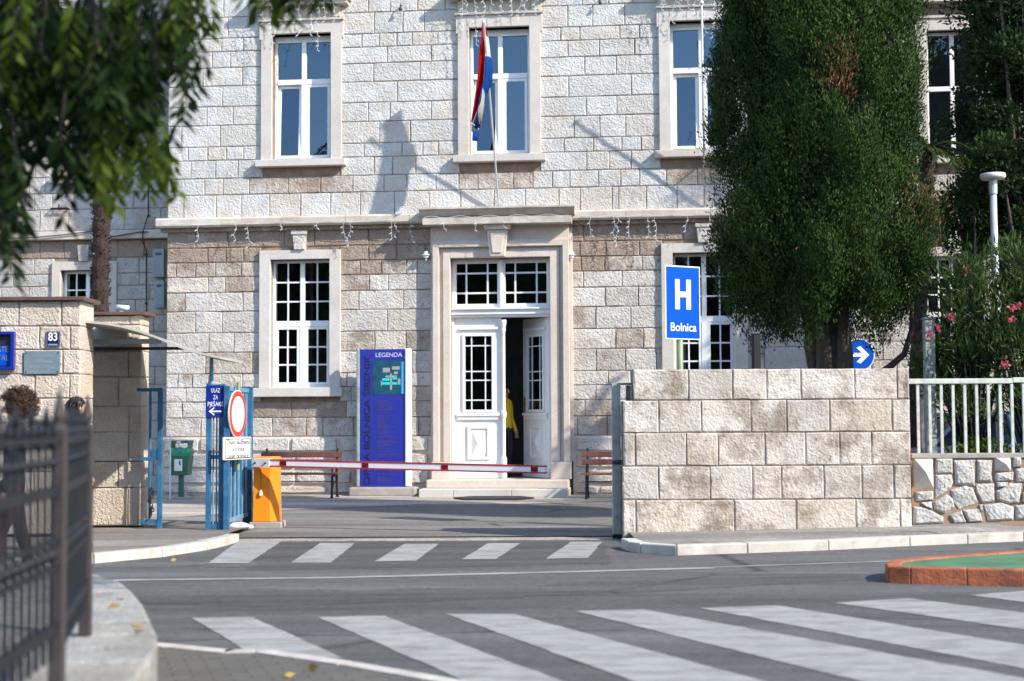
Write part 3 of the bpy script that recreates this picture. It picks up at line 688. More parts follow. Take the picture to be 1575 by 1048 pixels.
hm.box(hx0+.06, hx1-.06, -.44, -.0, zc-.02, zc+.10); hm.box(hx0+.04, hx1-.04, -.36, -.0, zc+.103, zc+.135)
sec = [(-.0, zc+.138), (-.40, zc+.138), (-.43, zc+.16), (-.50, zc+.25), (-.0, zc+.25)]
hm.add([(hx0, y, z) for y, z in sec]+[(hx1, y, z) for y, z in sec], [tuple(range(4, -1, -1)), tuple(range(5, 10))]+[(i, (i+1) % 5, (i+1) % 5+5, i+5) for i in range(5)])
hm.box(hx0-.01, hx1+.01, -.52, -.0, zc+.253, zc+.285)
hm.obj('door_cornice', 'course', hosp, centre=False)
kc = (dx0+dx1)/2-.02; kz0 = F(771, 396.5)[1]-.005; kz1 = zc-.022
km = MB(); km.prism([(kc-.145, kz0), (kc+.125, kz0), (kc+.20, kz1-.10), (kc-.20, kz1-.10)], -.30, -.11); km.prism([(kc-.095, kz0+.06), (kc+.075, kz0+.06), (kc+.14, kz1-.17), (kc-.14, kz1-.17)], -.325, -.301)
km.prism([(kc-.235, kz1-.098), (kc+.235, kz1-.098), (kc+.26, kz1), (kc-.26, kz1)], -.35, -.11); km.obj('keystone', 'ashlar_door', hosp, bevel=.012)
zt0, zt1 = F(771, 487.5)[1], F(771, 473.5)[1]; dy = .12
tm = MB(); tm.box(dx0, dx1, dy-.10, dy+.12, zt0+.05, zt1-.03); tm.box(dx0, dx1, dy-.14, dy+.12, zt1-.029, zt1); tm.box(dx0, dx1, dy-.06, dy+.12, zt0, zt0+.049)
tm.frame(dx0, dx1, zt1+.001, dz1, .085, dy, dy+.09); mc = (dx0+dx1)/2
tm.box(mc-.075, mc+.075, dy-.02, dy+.09, zt1+.086, dz1-.086); tm.tube([(mc, dy-.03, zt1+.03), (mc, dy-.03, dz1-.03)], .045, 12)
tr = tm.obj('transom_window', 'door_white', hosp, bevel=.005)
def grid(a, b, z0, z1, xf, zf, y, parent, bw=.016, name='glazing_bar'):
    xs = [a+(b-a)*t for t in xf]; zs = [z0+(z1-z0)*t for t in zf]; mm = MB()
    for x in xs[1:-1]: mm.box(x-bw, x+bw, y, y+.035, z0, z1)
    for z in zs[1:-1]:
        for i in range(len(xs)-1): mm.box(xs[i]+(bw if i else 0), xs[i+1]-(bw if i < len(xs)-2 else 0), y+.002, y+.033, z-bw, z+bw)
    mm.obj(name, 'door_white', parent)
    for i in range(len(xs)-1):
        for j in range(len(zs)-1):
            pane(xs[i]+(bw if i else 0), xs[i+1]-(bw if i < len(xs)-2 else 0), zs[j]+(bw if j else 0), zs[j+1]-(bw if j < len(zs)-2 else 0), y+.014, parent)
for a, b in ((dx0+.085, mc-.075), (mc+.075, dx1-.085)): grid(a, b, zt1+.086, dz1-.086, (0, .24, .76, 1), (0, .27, .76, 1), dy+.03, tr)
def leaf(name, w, h, col_right):
    """door leaf in its own coordinates: x from 0 (hinge) to w, z from 0 to h, facing -y"""
    m = MB(); gx0, gx1 = .225*w, .79*w; gz0, gz1 = .425*h, .885*h
    m.box(0, gx0, 0, .06, 0, h); m.box(gx1, w, 0, .06, 0, h); m.box(gx0, gx1, 0, .06, 0, gz0); m.box(gx0, gx1, 0, .06, gz1, h)
    m.frame(gx0-.05, gx1+.05, gz0-.05, gz1+.05, .05, -.03, -.001)          # glazing bead
    m.box(.04*w, .96*w, -.055, -.001, .385*h, .405*h); m.box(.06*w, .94*w, -.035, -.001, .362*h, .3845*h)
    m.box(.10*w, .93*w, -.045, -.001, .925*h, .942*h); m.box(.13*w, .90*w, -.02, -.001, .85*h+.2, .924*h)
    m.frame(.27*w, .75*w, .115*h, .325*h, .055, -.028, -.001)
    a0, a1, c0, c1 = .27*w+.075, .75*w-.075, .115*h+.075, .325*h-.075; am, cm = (a0+a1)/2, (c0+c1)/2
    m.add([(a0, -.002, c0), (a1, -.002, c0), (a1, -.002, c1), (a0, -.002, c1), (am-.02, -.05, cm), (am+.02, -.05, cm)], [(0, 1, 5, 4), (1, 2, 5), (2, 3, 4, 5), (3, 0, 4)])
    m.box(0, w, -.03, -.001, 0, .055*h)
    return m, (gx0, gx1, gz0, gz1)
lh = zt0-dz0-.01; lwid = (dx1-dx0)/2-.05
m, g4 = leaf('door', lwid, lh, True)
dlo = m.obj('door', 'door_white', hosp, bevel=.004, centre=False); dlo.location = (dx0+.045, dy+.03, dz0+.005)
def local_grid(parent, g4): 
    a, b, z0, z1 = g4; off = parent.location.copy(); xs = (0, .24, .76, 1); zf = (0, .13, .40, .52, .87, 1)
    parent.location = (0, 0, 0); grid(a, b, z0, z1, xs, zf, .0, parent, .011); parent.location = off
local_grid(dlo, g4)
cm_ = MB(); xw = lwid+.045
cm_.lathe([(.055, 0), (.055, .36), (.04, .40), (.034, .44), (.034, lh*.37), (.05, lh*.38), (.055, lh*.40), (.05, lh*.41), (.034, lh*.425), (.032, lh*.90), (.045, lh*.92), (.038, lh*.935), (.06, lh*.97), (.06, lh*.985)], (xw-.005, -.035, 0), 14)
sv = dlo.location.copy(); dlo.location = (0, 0, 0); cm_.obj('door_column', 'door_white', dlo, smooth=False); dlo.location = sv
m, g4 = leaf('door', lwid, lh, False)
hh = MB(); drt = m.obj('door', 'door_white', hosp, bevel=.004, centre=False)
local_grid(drt, g4)
hh.box(lwid-.075, lwid-.035, -.012, -.001, lh*.37+.12, lh*.37+.40); hh.tube([(lwid-.055, -.01, lh*.40+.2), (lwid-.055, -.05, lh*.40+.2), (lwid-.16, -.055, lh*.40+.2)], .009, 8)
hh.obj('handle', 'brass', drt)
# right leaf hinged on the right and swung inwards
drt.scale = (-1, 1, 1); drt.location = (dx1-.05, dy+.06, dz0+.005); drt.rotation_euler = (0, 0, R(-51))
jm = MB(); jm.box(dx0, dx0+.042, dy-.01, dy+.14, dz0, zt0-.001); jm.box(dx1-.042, dx1, dy-.01, dy+.14, dz0, zt0-.001); jm.obj('door_jamb', 'door_white', hosp)
# steps
s0, s1 = fx(664, 740)-.0, fx(877, 740)
MB().box(s0, s1, -.62, .3, .148, .298).obj('step', 'ashlar_door', hosp, bevel=.015)
xs_ = [s0-.08, s0+.55, s0+1.6, s1+.02]
for a, b in zip(xs_[:-1], xs_[1:]): MB().box(a+.002, b-.002, -.98, .1, -.02, .147).obj('step', 'ashlar', hosp, bevel=.012)
for px in (657, 879):                       # small white wall lamps beside the door
    x, z = F(px, 393)
    lo = MB(); lo.lathe([(.05, 0), (.06, .03), (.085, .05), (.085, .06), (.04, .075), (.04, .12)], (x, -.12, z-.06), 12); lo.box(x-.05, x+.05, -.09, -.02, z, z+.05); lo.lathe([(.015, -.05), (.02, 0)], (x, -.12, z-.06), 8)
    t = thing('wall_camera', 'small white dome camera on stone wall %s the door' % ('left of' if px < 700 else 'right of'), 'camera', (0, 0, 0)); t.location = (0, D, 0); t.rotation_euler = (0, 0, -TH); t['group'] = 'cameras beside the door'
    lo.obj('housing', 'white', t)

# wings, standing back
def wing(x0, x1, left):
    Y = WREC; cu = fx_w(138 if left else 1468, 180); cl = fx_w(131 if left else 1466, 440)
    op = [(cu-.5, cu+.5, z_us-.02, z_uo), (cl-.5, cl+.5, z_ls-.02, z_lo)]
    wl = core(x0, x1, -.2, ZTOP, Y+.008, Y+.45, op).obj('wing_wall', 'mortar_grey', hosp, centre=False)
    zs = [z_w(p, left) for p in ((-25, 3, 30, 55, 82, 110, 140, 168, 196, 222, 247, 272, 297, 322, 355) if left else (-25, 3, 30, 55, 82, 110, 140, 168, 196, 222, 247, 272, 297, 322, 355))]
    blk = [(cu-.62, cu+.62, z_usb, z_uh), (cl-.65, cl+.65, z_lsb, z_lh)]
    rows = []
    for a, b in zip(zs[:-1], zs[1:]): rows.append((a, b))
    zc_t, zc_b = z_w(356.5, left), z_w(369, left)
    zz = [zc_b-.01]+[z_w(p, left) for p in (397, 421, 440, 462, 486, 512, 538, 565, 592, 620, 648, 676, 704, 732, 758)]
    rows2 = list(zip(zz[:-1], zz[1:]))
    parent = wl
    J = {11: [44+1, 70], 12: [31, 53, 81, 114, 206, 236], 13: [22, 62, 106, 192, 248], 10: [15, 33, 54, 218, 252], 9: [14, 40, 70, 190, 240]} if left else {}
    for k, (a, b) in enumerate(rows):
        js = [fx_w(p, 300) for p in J[k]] if k in J else None
        if js is None:
            js = []; x = x0+rng.uniform(.3, .8)
            while x < x1: js.append(x); x += rng.uniform(.4, .85)
        elif left:
            x = min(js)
            while x > x0: x -= rng.uniform(.4, .8); js.append(x)
        lay(a, b, js, x0, x1, blk, lambda x, z: 'stone_wing', Y, parent)
    for k, (a, b) in enumerate(rows2):
        js = []; x = x0+rng.uniform(.3, .8)
        while x < x1: js.append(x); x += rng.uniform(.4, .85)
        lay(a, b, js, x0, x1, blk, (lambda x, z: 'stone_stain') if k == 0 else (lambda x, z: 'stone_wing'), Y, parent)
    MB().box(x0, x1, Y-.18, Y+.02, zc_b, zc_t).obj('string_course', 'course', parent)
    for c, lo_ in ((cu, False), (cl, True)):
        z0, z1 = (z_ls, z_lo) if lo_ else (z_us, z_uo); y = Y+.14; fm = MB(); fm.frame(c-.5, c+.5, z0, z1, .055, y, y+.08); fm.box(c-.04, c+.04, y-.005, y+.08, z0+.055, z1-.055)
        zt = z0+(z1-z0)*.55; fm.box(c-.445, c-.04, y-.004, y+.08, zt-.045, zt+.045); fm.box(c+.04, c+.445, y-.004, y+.08, zt-.045, zt+.045)
        w = fm.obj('window', 'pvc', hosp, bevel=.005)
        for a, b in ((c-.445, c-.04), (c+.04, c+.445)):
            for p, q in ((z0+.055, zt-.045), (zt+.045, z1-.055)):
                if lo_:
                    mid = (a+b)/2; gm = MB(); gm.box(mid-.014, mid+.014, y+.01, y+.05, p, q)
                    for r in (1, 2): gm.box(a, mid-.014, y+.012, y+.048, p+(q-p)*r/3-.014, p+(q-p)*r/3+.014); gm.box(mid+.014, b, y+.012, y+.048, p+(q-p)*r/3-.014, p+(q-p)*r/3+.014)
                    gm.obj('glazing_bar', 'pvc', w)
                pane(a, b, p, q, y+.03, w)
        surround(w, c, z0, z_lh if lo_ else z_uh, z1, .68, .5, ears=not lo_, yf=Y-.07, yb=Y+.44)
        MB().box(c-.78, c+.78, Y-.15, Y+.28, (z_lsb if lo_ else z_usb), z0-.003).obj('sill', 'ashlar', w, bevel=.008)
        if not lo_: hm = MB(); hm.box(c-.80, c+.80, Y-.10, Y+.02, z_uh+.003, z_uh+.05); hm.box(c-.85, c+.85, Y-.25, Y+.02, z_uh+.28, z_uh+.42); hm.obj('window_hood', 'course', w)
        else: km = MB(); km.prism([(c-.09, z_lh+.004), (c+.09, z_lh+.004), (c+.12, z_lh+.33), (c-.12, z_lh+.33)], Y-.13, Y+.02); km.obj('keystone', 'stone_wing', w)
fx_w = lambda p, y: F(p, y, WREC)[0]
def z_w(p, left): return F(150, p, WREC)[1]
wing(-11.6, XL+.02, True)
# the right wing, mostly behind trees
wing(XR-.02, 10.4, False)
print('stones', nst)

# ------------------------------------------------------------------ gate walls and pillars
gw = thing('gate_wall', 'beige rough block wall right of the gate with dark stains', 'wall', (0, 0, 0))
gy = [(570, 564.7), (617.2, 613.2), (668, 662.3), (718.4, 714.5), (770.3, 766.7), (826, 812)]
GJ = [[975, 1060, 1128, 1181, 1233.5, 1316.6, 1381.9, 1401], [959, 1013.8, 1079.6, 1156, 1211, 1277, 1373, 1401], [959, 977, 1056, 1104.6, 1176.8, 1239, 1291.9, 1340.7, 1401],
      [957, 1012.8, 1091.6, 1156.9, 1201.5, 1266.8, 1325, 1374, 1401], [957, 977, 1128, 1223, 1314.9, 1382.9, 1401]]
def vz(a, b): return (V(960, a, WY)[1]+V(1400, b, WY)[1])/2
for k in range(5):
    z1, z0 = vz(*gy[k]), vz(*gy[k+1])
    if k == 4: z0 = .03
    xs = [V(p, 690, WY)[0] for p in GJ[k]]
    cb = MB().box(xs[0]+.012, xs[-1]-.012, WY+.020, WY+.52, z0-.004 if k < 4 else z0, z1-.008).obj('wall_core', 'mortar_grey', gw)
    for a, b in zip(xs[:-1], xs[1:]): rough_block('stone_block', a, b, z0, z1, WY+.012, 'stone_gate', gw, gap=.004, boss=.013, rough=.008, depth=.10)
# left wall of the gateway, with the house number
PY1, PY2 = 17.3, 19.0
def pillar(t, px_r, PY, rows, jo, x_left, thick, mat, zb=0.):
    xr = V(px_r, 640, PY)[0]; zs = [V(60 if PY == PY1 else 180, r, PY)[1] for r in rows]
    while zs[-1] > .32: zs.append(zs[-1]-(zs[-3]-zs[-2]))
    zs[-1] = zb
    for k in range(len(zs)-1):
        js = [V(p, 640, PY)[0] for p in jo[k % len(jo)]]; x = min(js)
        while x > x_left+.5: x -= rng.uniform(.45, .8); js.append(x)
        js = sorted([j for j in js if x_left+.1 < j < xr-.1]); xs = [x_left]+js+[xr]
        MB().box(x_left+.02, xr-.022, PY+.02, PY+thick-.02, zs[k+1]+.003, zs[k]-.003).obj('wall_core', 'mortar_grey', t)
        for a, b in zip(xs[:-1], xs[1:]): rough_block('stone_block', a, b, zs[k+1], zs[k], PY+.012, mat, t, gap=.004, boss=.014, rough=.005, depth=.06)
        # end face towards the gate opening
        so = rough_block('stone_block', PY+.002, PY+thick, zs[k+1], zs[k], -xr+.010, mat, t, gap=.004, boss=.008, rough=.003, depth=.06)
        so.rotation_euler = (0, 0, R(90)); c = so.location.copy(); so.location = (0, c.x, c.z)
    return xr, zs[0]
t = thing('gate_pillar', 'long beige stone gate pillar bearing the house number, brown metal cap', 'pillar')
xr, zt = pillar(t, 122.5, PY1, [463, 501.8, 538, 575.6, 613], [[26.7, 92.4], [59, 106], [37, 95], [52.7, 106]], -7.5, .56, 'stone_pillar', .08)
MB().box(-7.6, xr+.06, PY1-.07, PY1+.62, zt, zt+.045).obj('cap', 'cap', t, bevel=.008)
t = thing('gate_pillar', 'beige stone pillar under the canopy behind the blue wicket gate', 'pillar')
xr2, zt2 = pillar(t, 216.5, PY2, [485, 500, 540, 580, 625], [[198], [182], [197], [182], [198]], -6.3, .42, 'stone_pillar', .06)
MB().box(-6.4, xr2+.07, PY2-.07, PY2+.5, zt2, zt2+.04).obj('cap', 'cap', t, bevel=.008)
x, z = V(188, 476, PY2+.1); t = thing('security_camera', 'white bullet camera on top of the canopy pillar', 'camera', (x, PY2+.1, zt2+.04))
MB().tube([(-.07, 0, .075), (.09, -.03, .055)], .032, 12).obj('housing', 'white', t, smooth=True); MB().box(-.02, .02, -.02, .02, 0, .05).obj('bracket', 'white', t)
# house number, plaque, notice board
def plate(x0, x1, z0, z1, y, name, label, cat, mat, th=.012, bevel=.004):
    t = thing(name, label, cat, ((x0+x1)/2, y, (z0+z1)/2)); w, h = (x1-x0)/2, (z1-z0)/2
    o = MB().box(-w, w, -th, 0, -h, h).obj('plate', mat, t, bevel=bevel); return t, w, h
yf = PY1-.012
(a, z1), (b, z0) = V(71.5, 510, yf), V(92.5, 533.5, yf)
t, w, h = plate(a, b, z0, z1, yf, 'house_number', 'small dark blue enamel house number 83 on stone pillar', 'sign', 'navy_dark')
text('number', '83', .135, 'white', t, (0, -.0135, .022), xs=.85, bold=.002); MB().box(-.055, .055, -.0135, -.0121, -h+.018, -h+.032).obj('small_print', 'plaque_text', t)
MB().frame(-w+.006, w-.006, -h+.006, h-.006, .006, -.014, -.0121).obj('border', 'plaque', t)
(a, z1), (b, z0) = V(37.5, 540, yf), V(92.5, 575.5, yf)
t, w, h = plate(a, b, z0, z1, yf, 'wall_plaque', 'grey metal plaque with faint raised lettering below the house number', 'plaque', 'plaque')
for i, (s, wd_) in enumerate((('OPĆA BOLNICA', .24), ('ŠIBENIK', .26), ('OPĆA ŽUPANIJSKA', .30))): text('lettering', s, .045, 'plaque_text', t, (0, -.0135, .065-.065*i), wide=wd_)
for sx in (-1, 1):
    for sz in (-1, 1): MB().ball((sx*(w-.025), -.013, sz*(h-.025)), .008, 8).obj('screw', 'iron', t)
(a, z1), (b, z0) = V(-45, 511, yf), V(24, 569, yf)
t = thing('notice_board', 'blue framed glass notice board at the left edge of the pillar', 'notice board', ((a+b)/2, yf, (z0+z1)/2)); w, h = (b-a)/2, (z1-z0)/2
MB().frame(-w, w, -h, h, .035, -.075, -.001).obj('frame', 'sign_navy', t, bevel=.005); MB().box(-w+.036, w-.036, -.02, -.002, -h+.036, h-.036).obj('backing', 'totem_dark', t)
MB().box(-w+.05, w-.05, -.026, -.0205, -h+.05, h-.17).obj('poster', 'sign_blue', t)
for i, s in enumerate(('TATE', 'PITAL')): text('lettering', s, .095, 'plaque', t, (w-.17, -.028, h-.21-.10*i), xs=.8)
# canopy over the wicket gate
t = thing('entrance_canopy', 'curved pale sheet canopy above the pedestrian entrance', 'canopy')
arc = [(100, 490), (142, 494), (165, 496.5), (190, 501), (215, 508), (240, 517), (265, 527.5), (290, 537), (315, 543.5), (339, 548.5)]
pts = [V(px, py, 17.5) for px, py in arc]; n = len(pts); y0, y1 = 17.5, 18.95
m = MB(); m.add([(x, y0, z) for x, z in pts]+[(x, y1, z-.05*math.sin(math.pi*i/9)) for i, (x, z) in enumerate(pts)]+[(x, y0, z-.028) for x, z in pts]+[(x, y1, z-.028-.05*math.sin(math.pi*i/9)) for i, (x, z) in enumerate(pts)],
   [(i, i+1, n+i+1, n+i) for i in range(n-1)]+[(2*n+i+1, 2*n+i, 3*n+i, 3*n+i+1) for i in range(n-1)]+[(i+1, i, 2*n+i, 2*n+i+1) for i in range(n-1)]+[(n+i, n+i+1, 3*n+i+1, 3*n+i) for i in range(n-1)]+[(0, n, 3*n, 2*n), (2*n-1, n-1, 3*n-1, 4*n-1)])
m.obj('roof_sheet', 'canopy', t)
(a, z), (b, _) = V(100, 526, 18.4), V(247, 526, 18.4); MB().box(a, b, 18.37, 18.43, z-.03, z+.03).obj('beam', 'beam', t, bevel=.004)
(a, z), (b, z2) = V(100, 537, 18.8), V(284, 537, 18.8); MB().box(a, b, 18.77, 18.83, z-.018, z+.018).obj('beam', 'iron_brown', t)
(x, z0), (_, z1) = V(325, 592, 18.45), V(325, 549, 18.2); MB().tube([(x, 18.45, 1.75), (x, 18.45, z1+.0)], .026, 10).obj('post', 'blue_pale', t)
(a, z1), (b, z0) = V(110, 501, 18.92), V(196, 533, 18.92); MB().box(a, b, 18.90, 18.985, z0, z1).obj('light_panel', 'canopy', t)
# wicket gate frame
t = thing('wicket_gate', 'open blue tubular wicket gate frame beside the canopy pillar', 'gate')
dy_ = 18.75
def vx(px, d=None): return V(px, 650, d or dy_)[0]
def vzz(py, px=232, d=None): return V(px, py, d or dy_)[1]
zt_, zb_ = vzz(597), .03
MB().box(vx(243), vx(250), dy_-.03, dy_+.03, zb_-.0, zt_).obj('post', 'blue', t, bevel=.004)
MB().box(vx(213), vx(243)-.001, dy_-.025, dy_+.025, zt_-.045, zt_-.002).obj('top_rail', 'blue', t, bevel=.004)
MB().tube([(vx(231), dy_, vzz(803)), (vx(231), dy_, zt_-.046)], .016, 8).obj('bar', 'blue', t)
MB().box(vx(217), vx(243)-.001, dy_-.02, dy_+.02, vzz(708), vzz(703.5)).obj('mid_rail', 'blue', t); MB().box(vx(217), vx(243)-.001, dy_-.02, dy_+.02, vzz(806), vzz(800)).obj('bottom_rail', 'blue', t)
MB().box(vx(234), vx(243)-.001, dy_-.022, dy_+.022, vzz(702.5), vzz(690)).obj('lock_box', 'blue', t, bevel=.003)
MB().lathe([(.02, 0), (.035, .01), (.035, .03), (.02, .04)], (vx(214), dy_, zt_-.04), 10).obj('hinge', 'blue', t)
t = thing('chain', 'black chain hanging from the blue wicket gate', 'chain')
cm_ = MB(); 
for k in range(13):
    zc_ = vzz(752+k*3.6); xx = vx(234+2.2*math.sin(k*.9)); pts = [(xx+.022*math.cos(a)*(1 if k % 2 else .35), dy_-.03+.018*math.sin(a)*(.3 if k % 2 else 1), zc_+.026*math.sin(a+1.57*(0))) for a in np.linspace(0, 2*math.pi, 9)]
    cm_.tube(pts, .007, 6, caps=False)
cm_.obj('links', 'cable', t)
# main blue gate: narrow leaf facing us and a leaf folded back
dy_ = 18.4
t = thing('gate_leaf', 'narrow blue barred gate panel under the pedestrian entrance sign', 'gate', group='blue gate leaves')
zt_ = vzz(590, 330); zb_ = .02
MB().box(vx(317.5), vx(325), dy_-.03, dy_+.03, zb_, zt_).obj('post', 'blue', t, bevel=.004); MB().box(vx(337), vx(346.5), dy_-.035, dy_+.035, zb_, zt_-.01).obj('post', 'blue', t, bevel=.004)
for py, hh_ in ((592, .05), (700, .05), (806, .06)): z = vzz(py, 330); MB().box(vx(325)+.001, vx(337)-.001, dy_-.02, dy_+.02, z-hh_, z).obj('rail', 'blue', t)
for px in (328.5, 333.5): MB().tube([(vx(px), dy_, vzz(808, 330)), (vx(px), dy_, vzz(596, 330))], .011, 8).obj('bar', 'blue_pale', t)
t = thing('gate_leaf', 'blue barred gate leaf folded back behind the round sign', 'gate', group='blue gate leaves')
ax_, bx_ = vx(349, 18.35), vx(381.5, 19.75); pa, pb = Vector((ax_, 18.35, 0)), Vector((bx_, 19.75, 0)); u = (pb-pa).normalized(); sdn = Vector((-u.y, u.x, 0))
zt_ = V(349, 594, 18.35)[1]
def bar3(p, q, z0, z1, th, name, mat='blue'):
    a = [p+sdn*th, q+sdn*th, q-sdn*th, p-sdn*th]; return MB().slab([(v.x, v.y) for v in a], z0, z1).obj(name, mat, t, bevel=.003)
bar3(pa-u*.03, pa+u*.03, .02, zt_, .035, 'post'); bar3(pb-u*.05, pb+u*.05, .02, zt_+.02, .06, 'post')
for z in (zt_-.06, V(349, 702, 18.35)[1]-.02, .13): bar3(pa+u*.031, pb-u*.051, z, z+.055, .02, 'rail', 'blue_pale')
for k in range(10):
    p = pa.lerp(pb, (k+1)/11); MB().tube([(p.x, p.y, .15), (p.x, p.y, zt_-.03)], .014, 8).obj('bar', 'blue_pale' if k % 2 else 'blue', t)
# signs on the gate
(a, z1), (b, z0) = V(316.5, 593.5, 18.35), V(346.5, 641.5, 18.35)
t, w, h = plate(a, b, z0, z1, 18.355, 'direction_sign', 'blue sign ULAZ ZA PJEŠAKE with white arrow pointing left', 'sign', 'sign_navy', .006, .002)
for i, s in enumerate((('ULAZ', .115), ('ZA', .062), ('PJEŠAKE', .205))): text('lettering', s[0], .078, 'white', t, (0, -.0075, h-.062-.085*i), wide=s[1]*.95, bold=.0)
am = MB(); az = -h+.07
am.prism([(-.05, az-.009), (.075, az-.009), (.075, az+.009), (-.05, az+.009)], -.0078, -.0062); am.prism([(-.085, az), (-.02, az+.05), (-.008, az+.04), (-.058, az)], -.0078, -.0062); am.prism([(-.085, az), (-.058, az-.0001), (-.008, az-.04), (-.02, az-.05)], -.0078, -.0062)
am.obj('arrow', 'white', t)
def disc(r0, r1, y0, y1, n=48):
    m = MB(); vs = []
    for y in (y0, y1):
        for r in (r0, r1):
            for k in range(n): a = 2*math.pi*k/n; vs.append((r*math.cos(a), y, r*math.sin(a)))
    fs = []
    for k in range(n):
        j = (k+1) % n; fs += [(k, j, n+j, n+k)[::-1], (2*n+k, 2*n+j, 3*n+j, 3*n+k), (n+k, n+j, 3*n+j, 3*n+k)[::-1]]
    return m.add(vs, fs)
(x, z) = V(365.3, 637, 18.55)
t = thing('no_entry_sign', 'round white traffic sign with red ring on the blue gate', 'sign', (x, 18.55, 0), R(80))
rr = .30
MB().tube([(.12, .035, .78), (.12, .035, z+.40)], .022, 10).obj('pole', 'pole_green', t); disc(.0, rr, -.004, .012).obj('backing', 'white_dirty', t).location.z += z
disc(.225, rr-.012, -.010, -.0045).obj('ring', 'red', t).location.z += z; disc(0., .2245, -.008, -.0045).obj('face', 'white', t).location.z += z
(x, z) = V(366, 690, 18.49)
t = thing('supplementary_plate', 'white text plate with three black lines below the round sign', 'sign', (-3.44, 18.49, z), R(66))
w, h = .297, .142; o = MB().box(-w, w, -.004, .03, -h, h).obj('plate', 'white', t, bevel=.012); MB().frame(-w+.022, w-.022, -h+.018, h-.018, .010, -.0085, -.0045).obj('border', 'text_dark', t)
for i, (s, wd_) in enumerate((('Osim službena', .50), ('vozila', .26), ('naše bolnice', .46))): text('lettering', s, .085, 'text_dark', t, (0, -.0075, .078-.085*i), wide=wd_)
(x, _) = V(352, 818, 18.3); 
# ------------------------------------------------------------------ barrier
BY = 19.25
t = thing('parking_barrier', 'orange barrier cabinet with lowered red and white arm', 'barrier', (V(408, 760, BY)[0], BY, 0))
zb = .085; ztp = V(408, 716, BY)[1]; s_ = BY/FPX
MB().box(-.20, .215, -.05, .38, 0, zb-.002).obj('concrete_base', 'concrete', t, bevel=.01)
cs = MB(); w0 = [(-.165, 0), (.065, 0), (.165, .10), (.165, .32), (-.165, .32)]
k = .93; cs.add([(x, y, zb) for x, y in w0]+[(x*k, y*k+.012, ztp) for x, y in w0], [tuple(range(4, -1, -1)), tuple(range(5, 10))]+[(i, (i+1) % 5, (i+1) % 5+5, i+5) for i in range(5)])
cs.obj('cabinet', 'orange', t, bevel=.008)
hd = MB(); hd.slab([(-.168, -.004), (.075, -.004), (.168, .09), (.168, .325), (-.168, .325)], ztp-.0+.002, ztp+.11); hd.obj('cabinet_head', 'orange', t, bevel=.03)
a0 = Vector((V(391, 711.5, BY)[0]-t.location.x, -.06, V(391, 711.5, BY)[1])); yE = 17.9; e = V(840, 722.5, yE); a1 = Vector((e[0]-t.location.x, yE-BY, e[1]))
ad = (a1-a0); aL = ad.length; adn = ad.normalized(); ay = Vector((-adn.y, adn.x, 0)).normalized()
def arm(l0, l1, zc0, hz, th, name, mat, parent, back=0.):
    m = MB(); vs = []
    for l in (l0, l1):
        p = a0+adn*l
        for sy, sz in ((-1, -1), (1, -1), (1, 1), (-1, 1)): q = p+ay*(sy*th+back)+Vector((0, 0, zc0+sz*hz)); vs.append(tuple(q))
    m.add(vs, [(0, 1, 2, 3)[::-1], (4, 5, 6, 7), (0, 4, 5, 1)[::-1], (1, 5, 6, 2)[::-1], (2, 6, 7, 3)[::-1], (3, 7, 4, 0)[::-1]]); return m.obj(name, mat, parent)
ar = arm(.02, aL, 0, .031, .030, 'barrier_arm', 'white', t)
for sz in (-1, 1): arm(.18, aL+.003, sz*.0405, .009, .034, 'red_edge', 'arm_red', ar)
for f in (.112, .402, .672, .965): arm(aL*f-.045, aL*f+.045, 0, .028, .0345, 'reflector', 'reflector', ar)
cl = arm(-.0, .25, 0, .055, .045, 'arm_clamp', 'white_dirty', t)
for l in (.05, .20): 
    p = a0+adn*l-ay*.05; MB().ball(tuple(p), .014, 8).obj('bolt', 'iron', cl)
tg = MB(); tg.tube([(-.055, -.012, ztp-.05), (-.05, -.02, ztp-.30)], .003, 5); tg.obj('cord', 'cable', t); MB().prism([(-.075, .42), (-.035, .42), (-.028, .45), (-.045, .50), (-.062, .50), (-.08, .45)], -.03, -.012).obj('key_tag', 'white_dirty', t, bevel=.006)
# grey gate column by the wall
GY = 17.25
t = thing('gate_column', 'tall grey green steel gate column against the end of the wall', 'gate', ((V(948, 700, GY)[0]), GY, 0))
zt_ = V(948, 589, GY)[1]; w = (954.5-941.5)/2*GY/FPX
MB().box(-w, w, -.06, .06, .06, zt_-.03).obj('column', 'steel', t, bevel=.006); MB().box(-w, w+.17, .0, .05, zt_-.029, zt_).obj('top_rail', 'steel', t, bevel=.004)
MB().box(w+.075, w+.13, .062, .12, .06, zt_-.03).obj('inner_post', 'steel', t, bevel=.004); MB().box(-.055, .075, -.075, .065, -.005, .055).obj('foot', 'iron', t)
ch = MB(); zc_ = V(948, 711, GY)[1]
for k in range(3): ch.tube([(-w-.012, -.075, zc_+.018-k*.018), (w+.02, -.075, zc_+.018-k*.018)], .006, 6)
ch.obj('chain_wrap', 'cable', t)
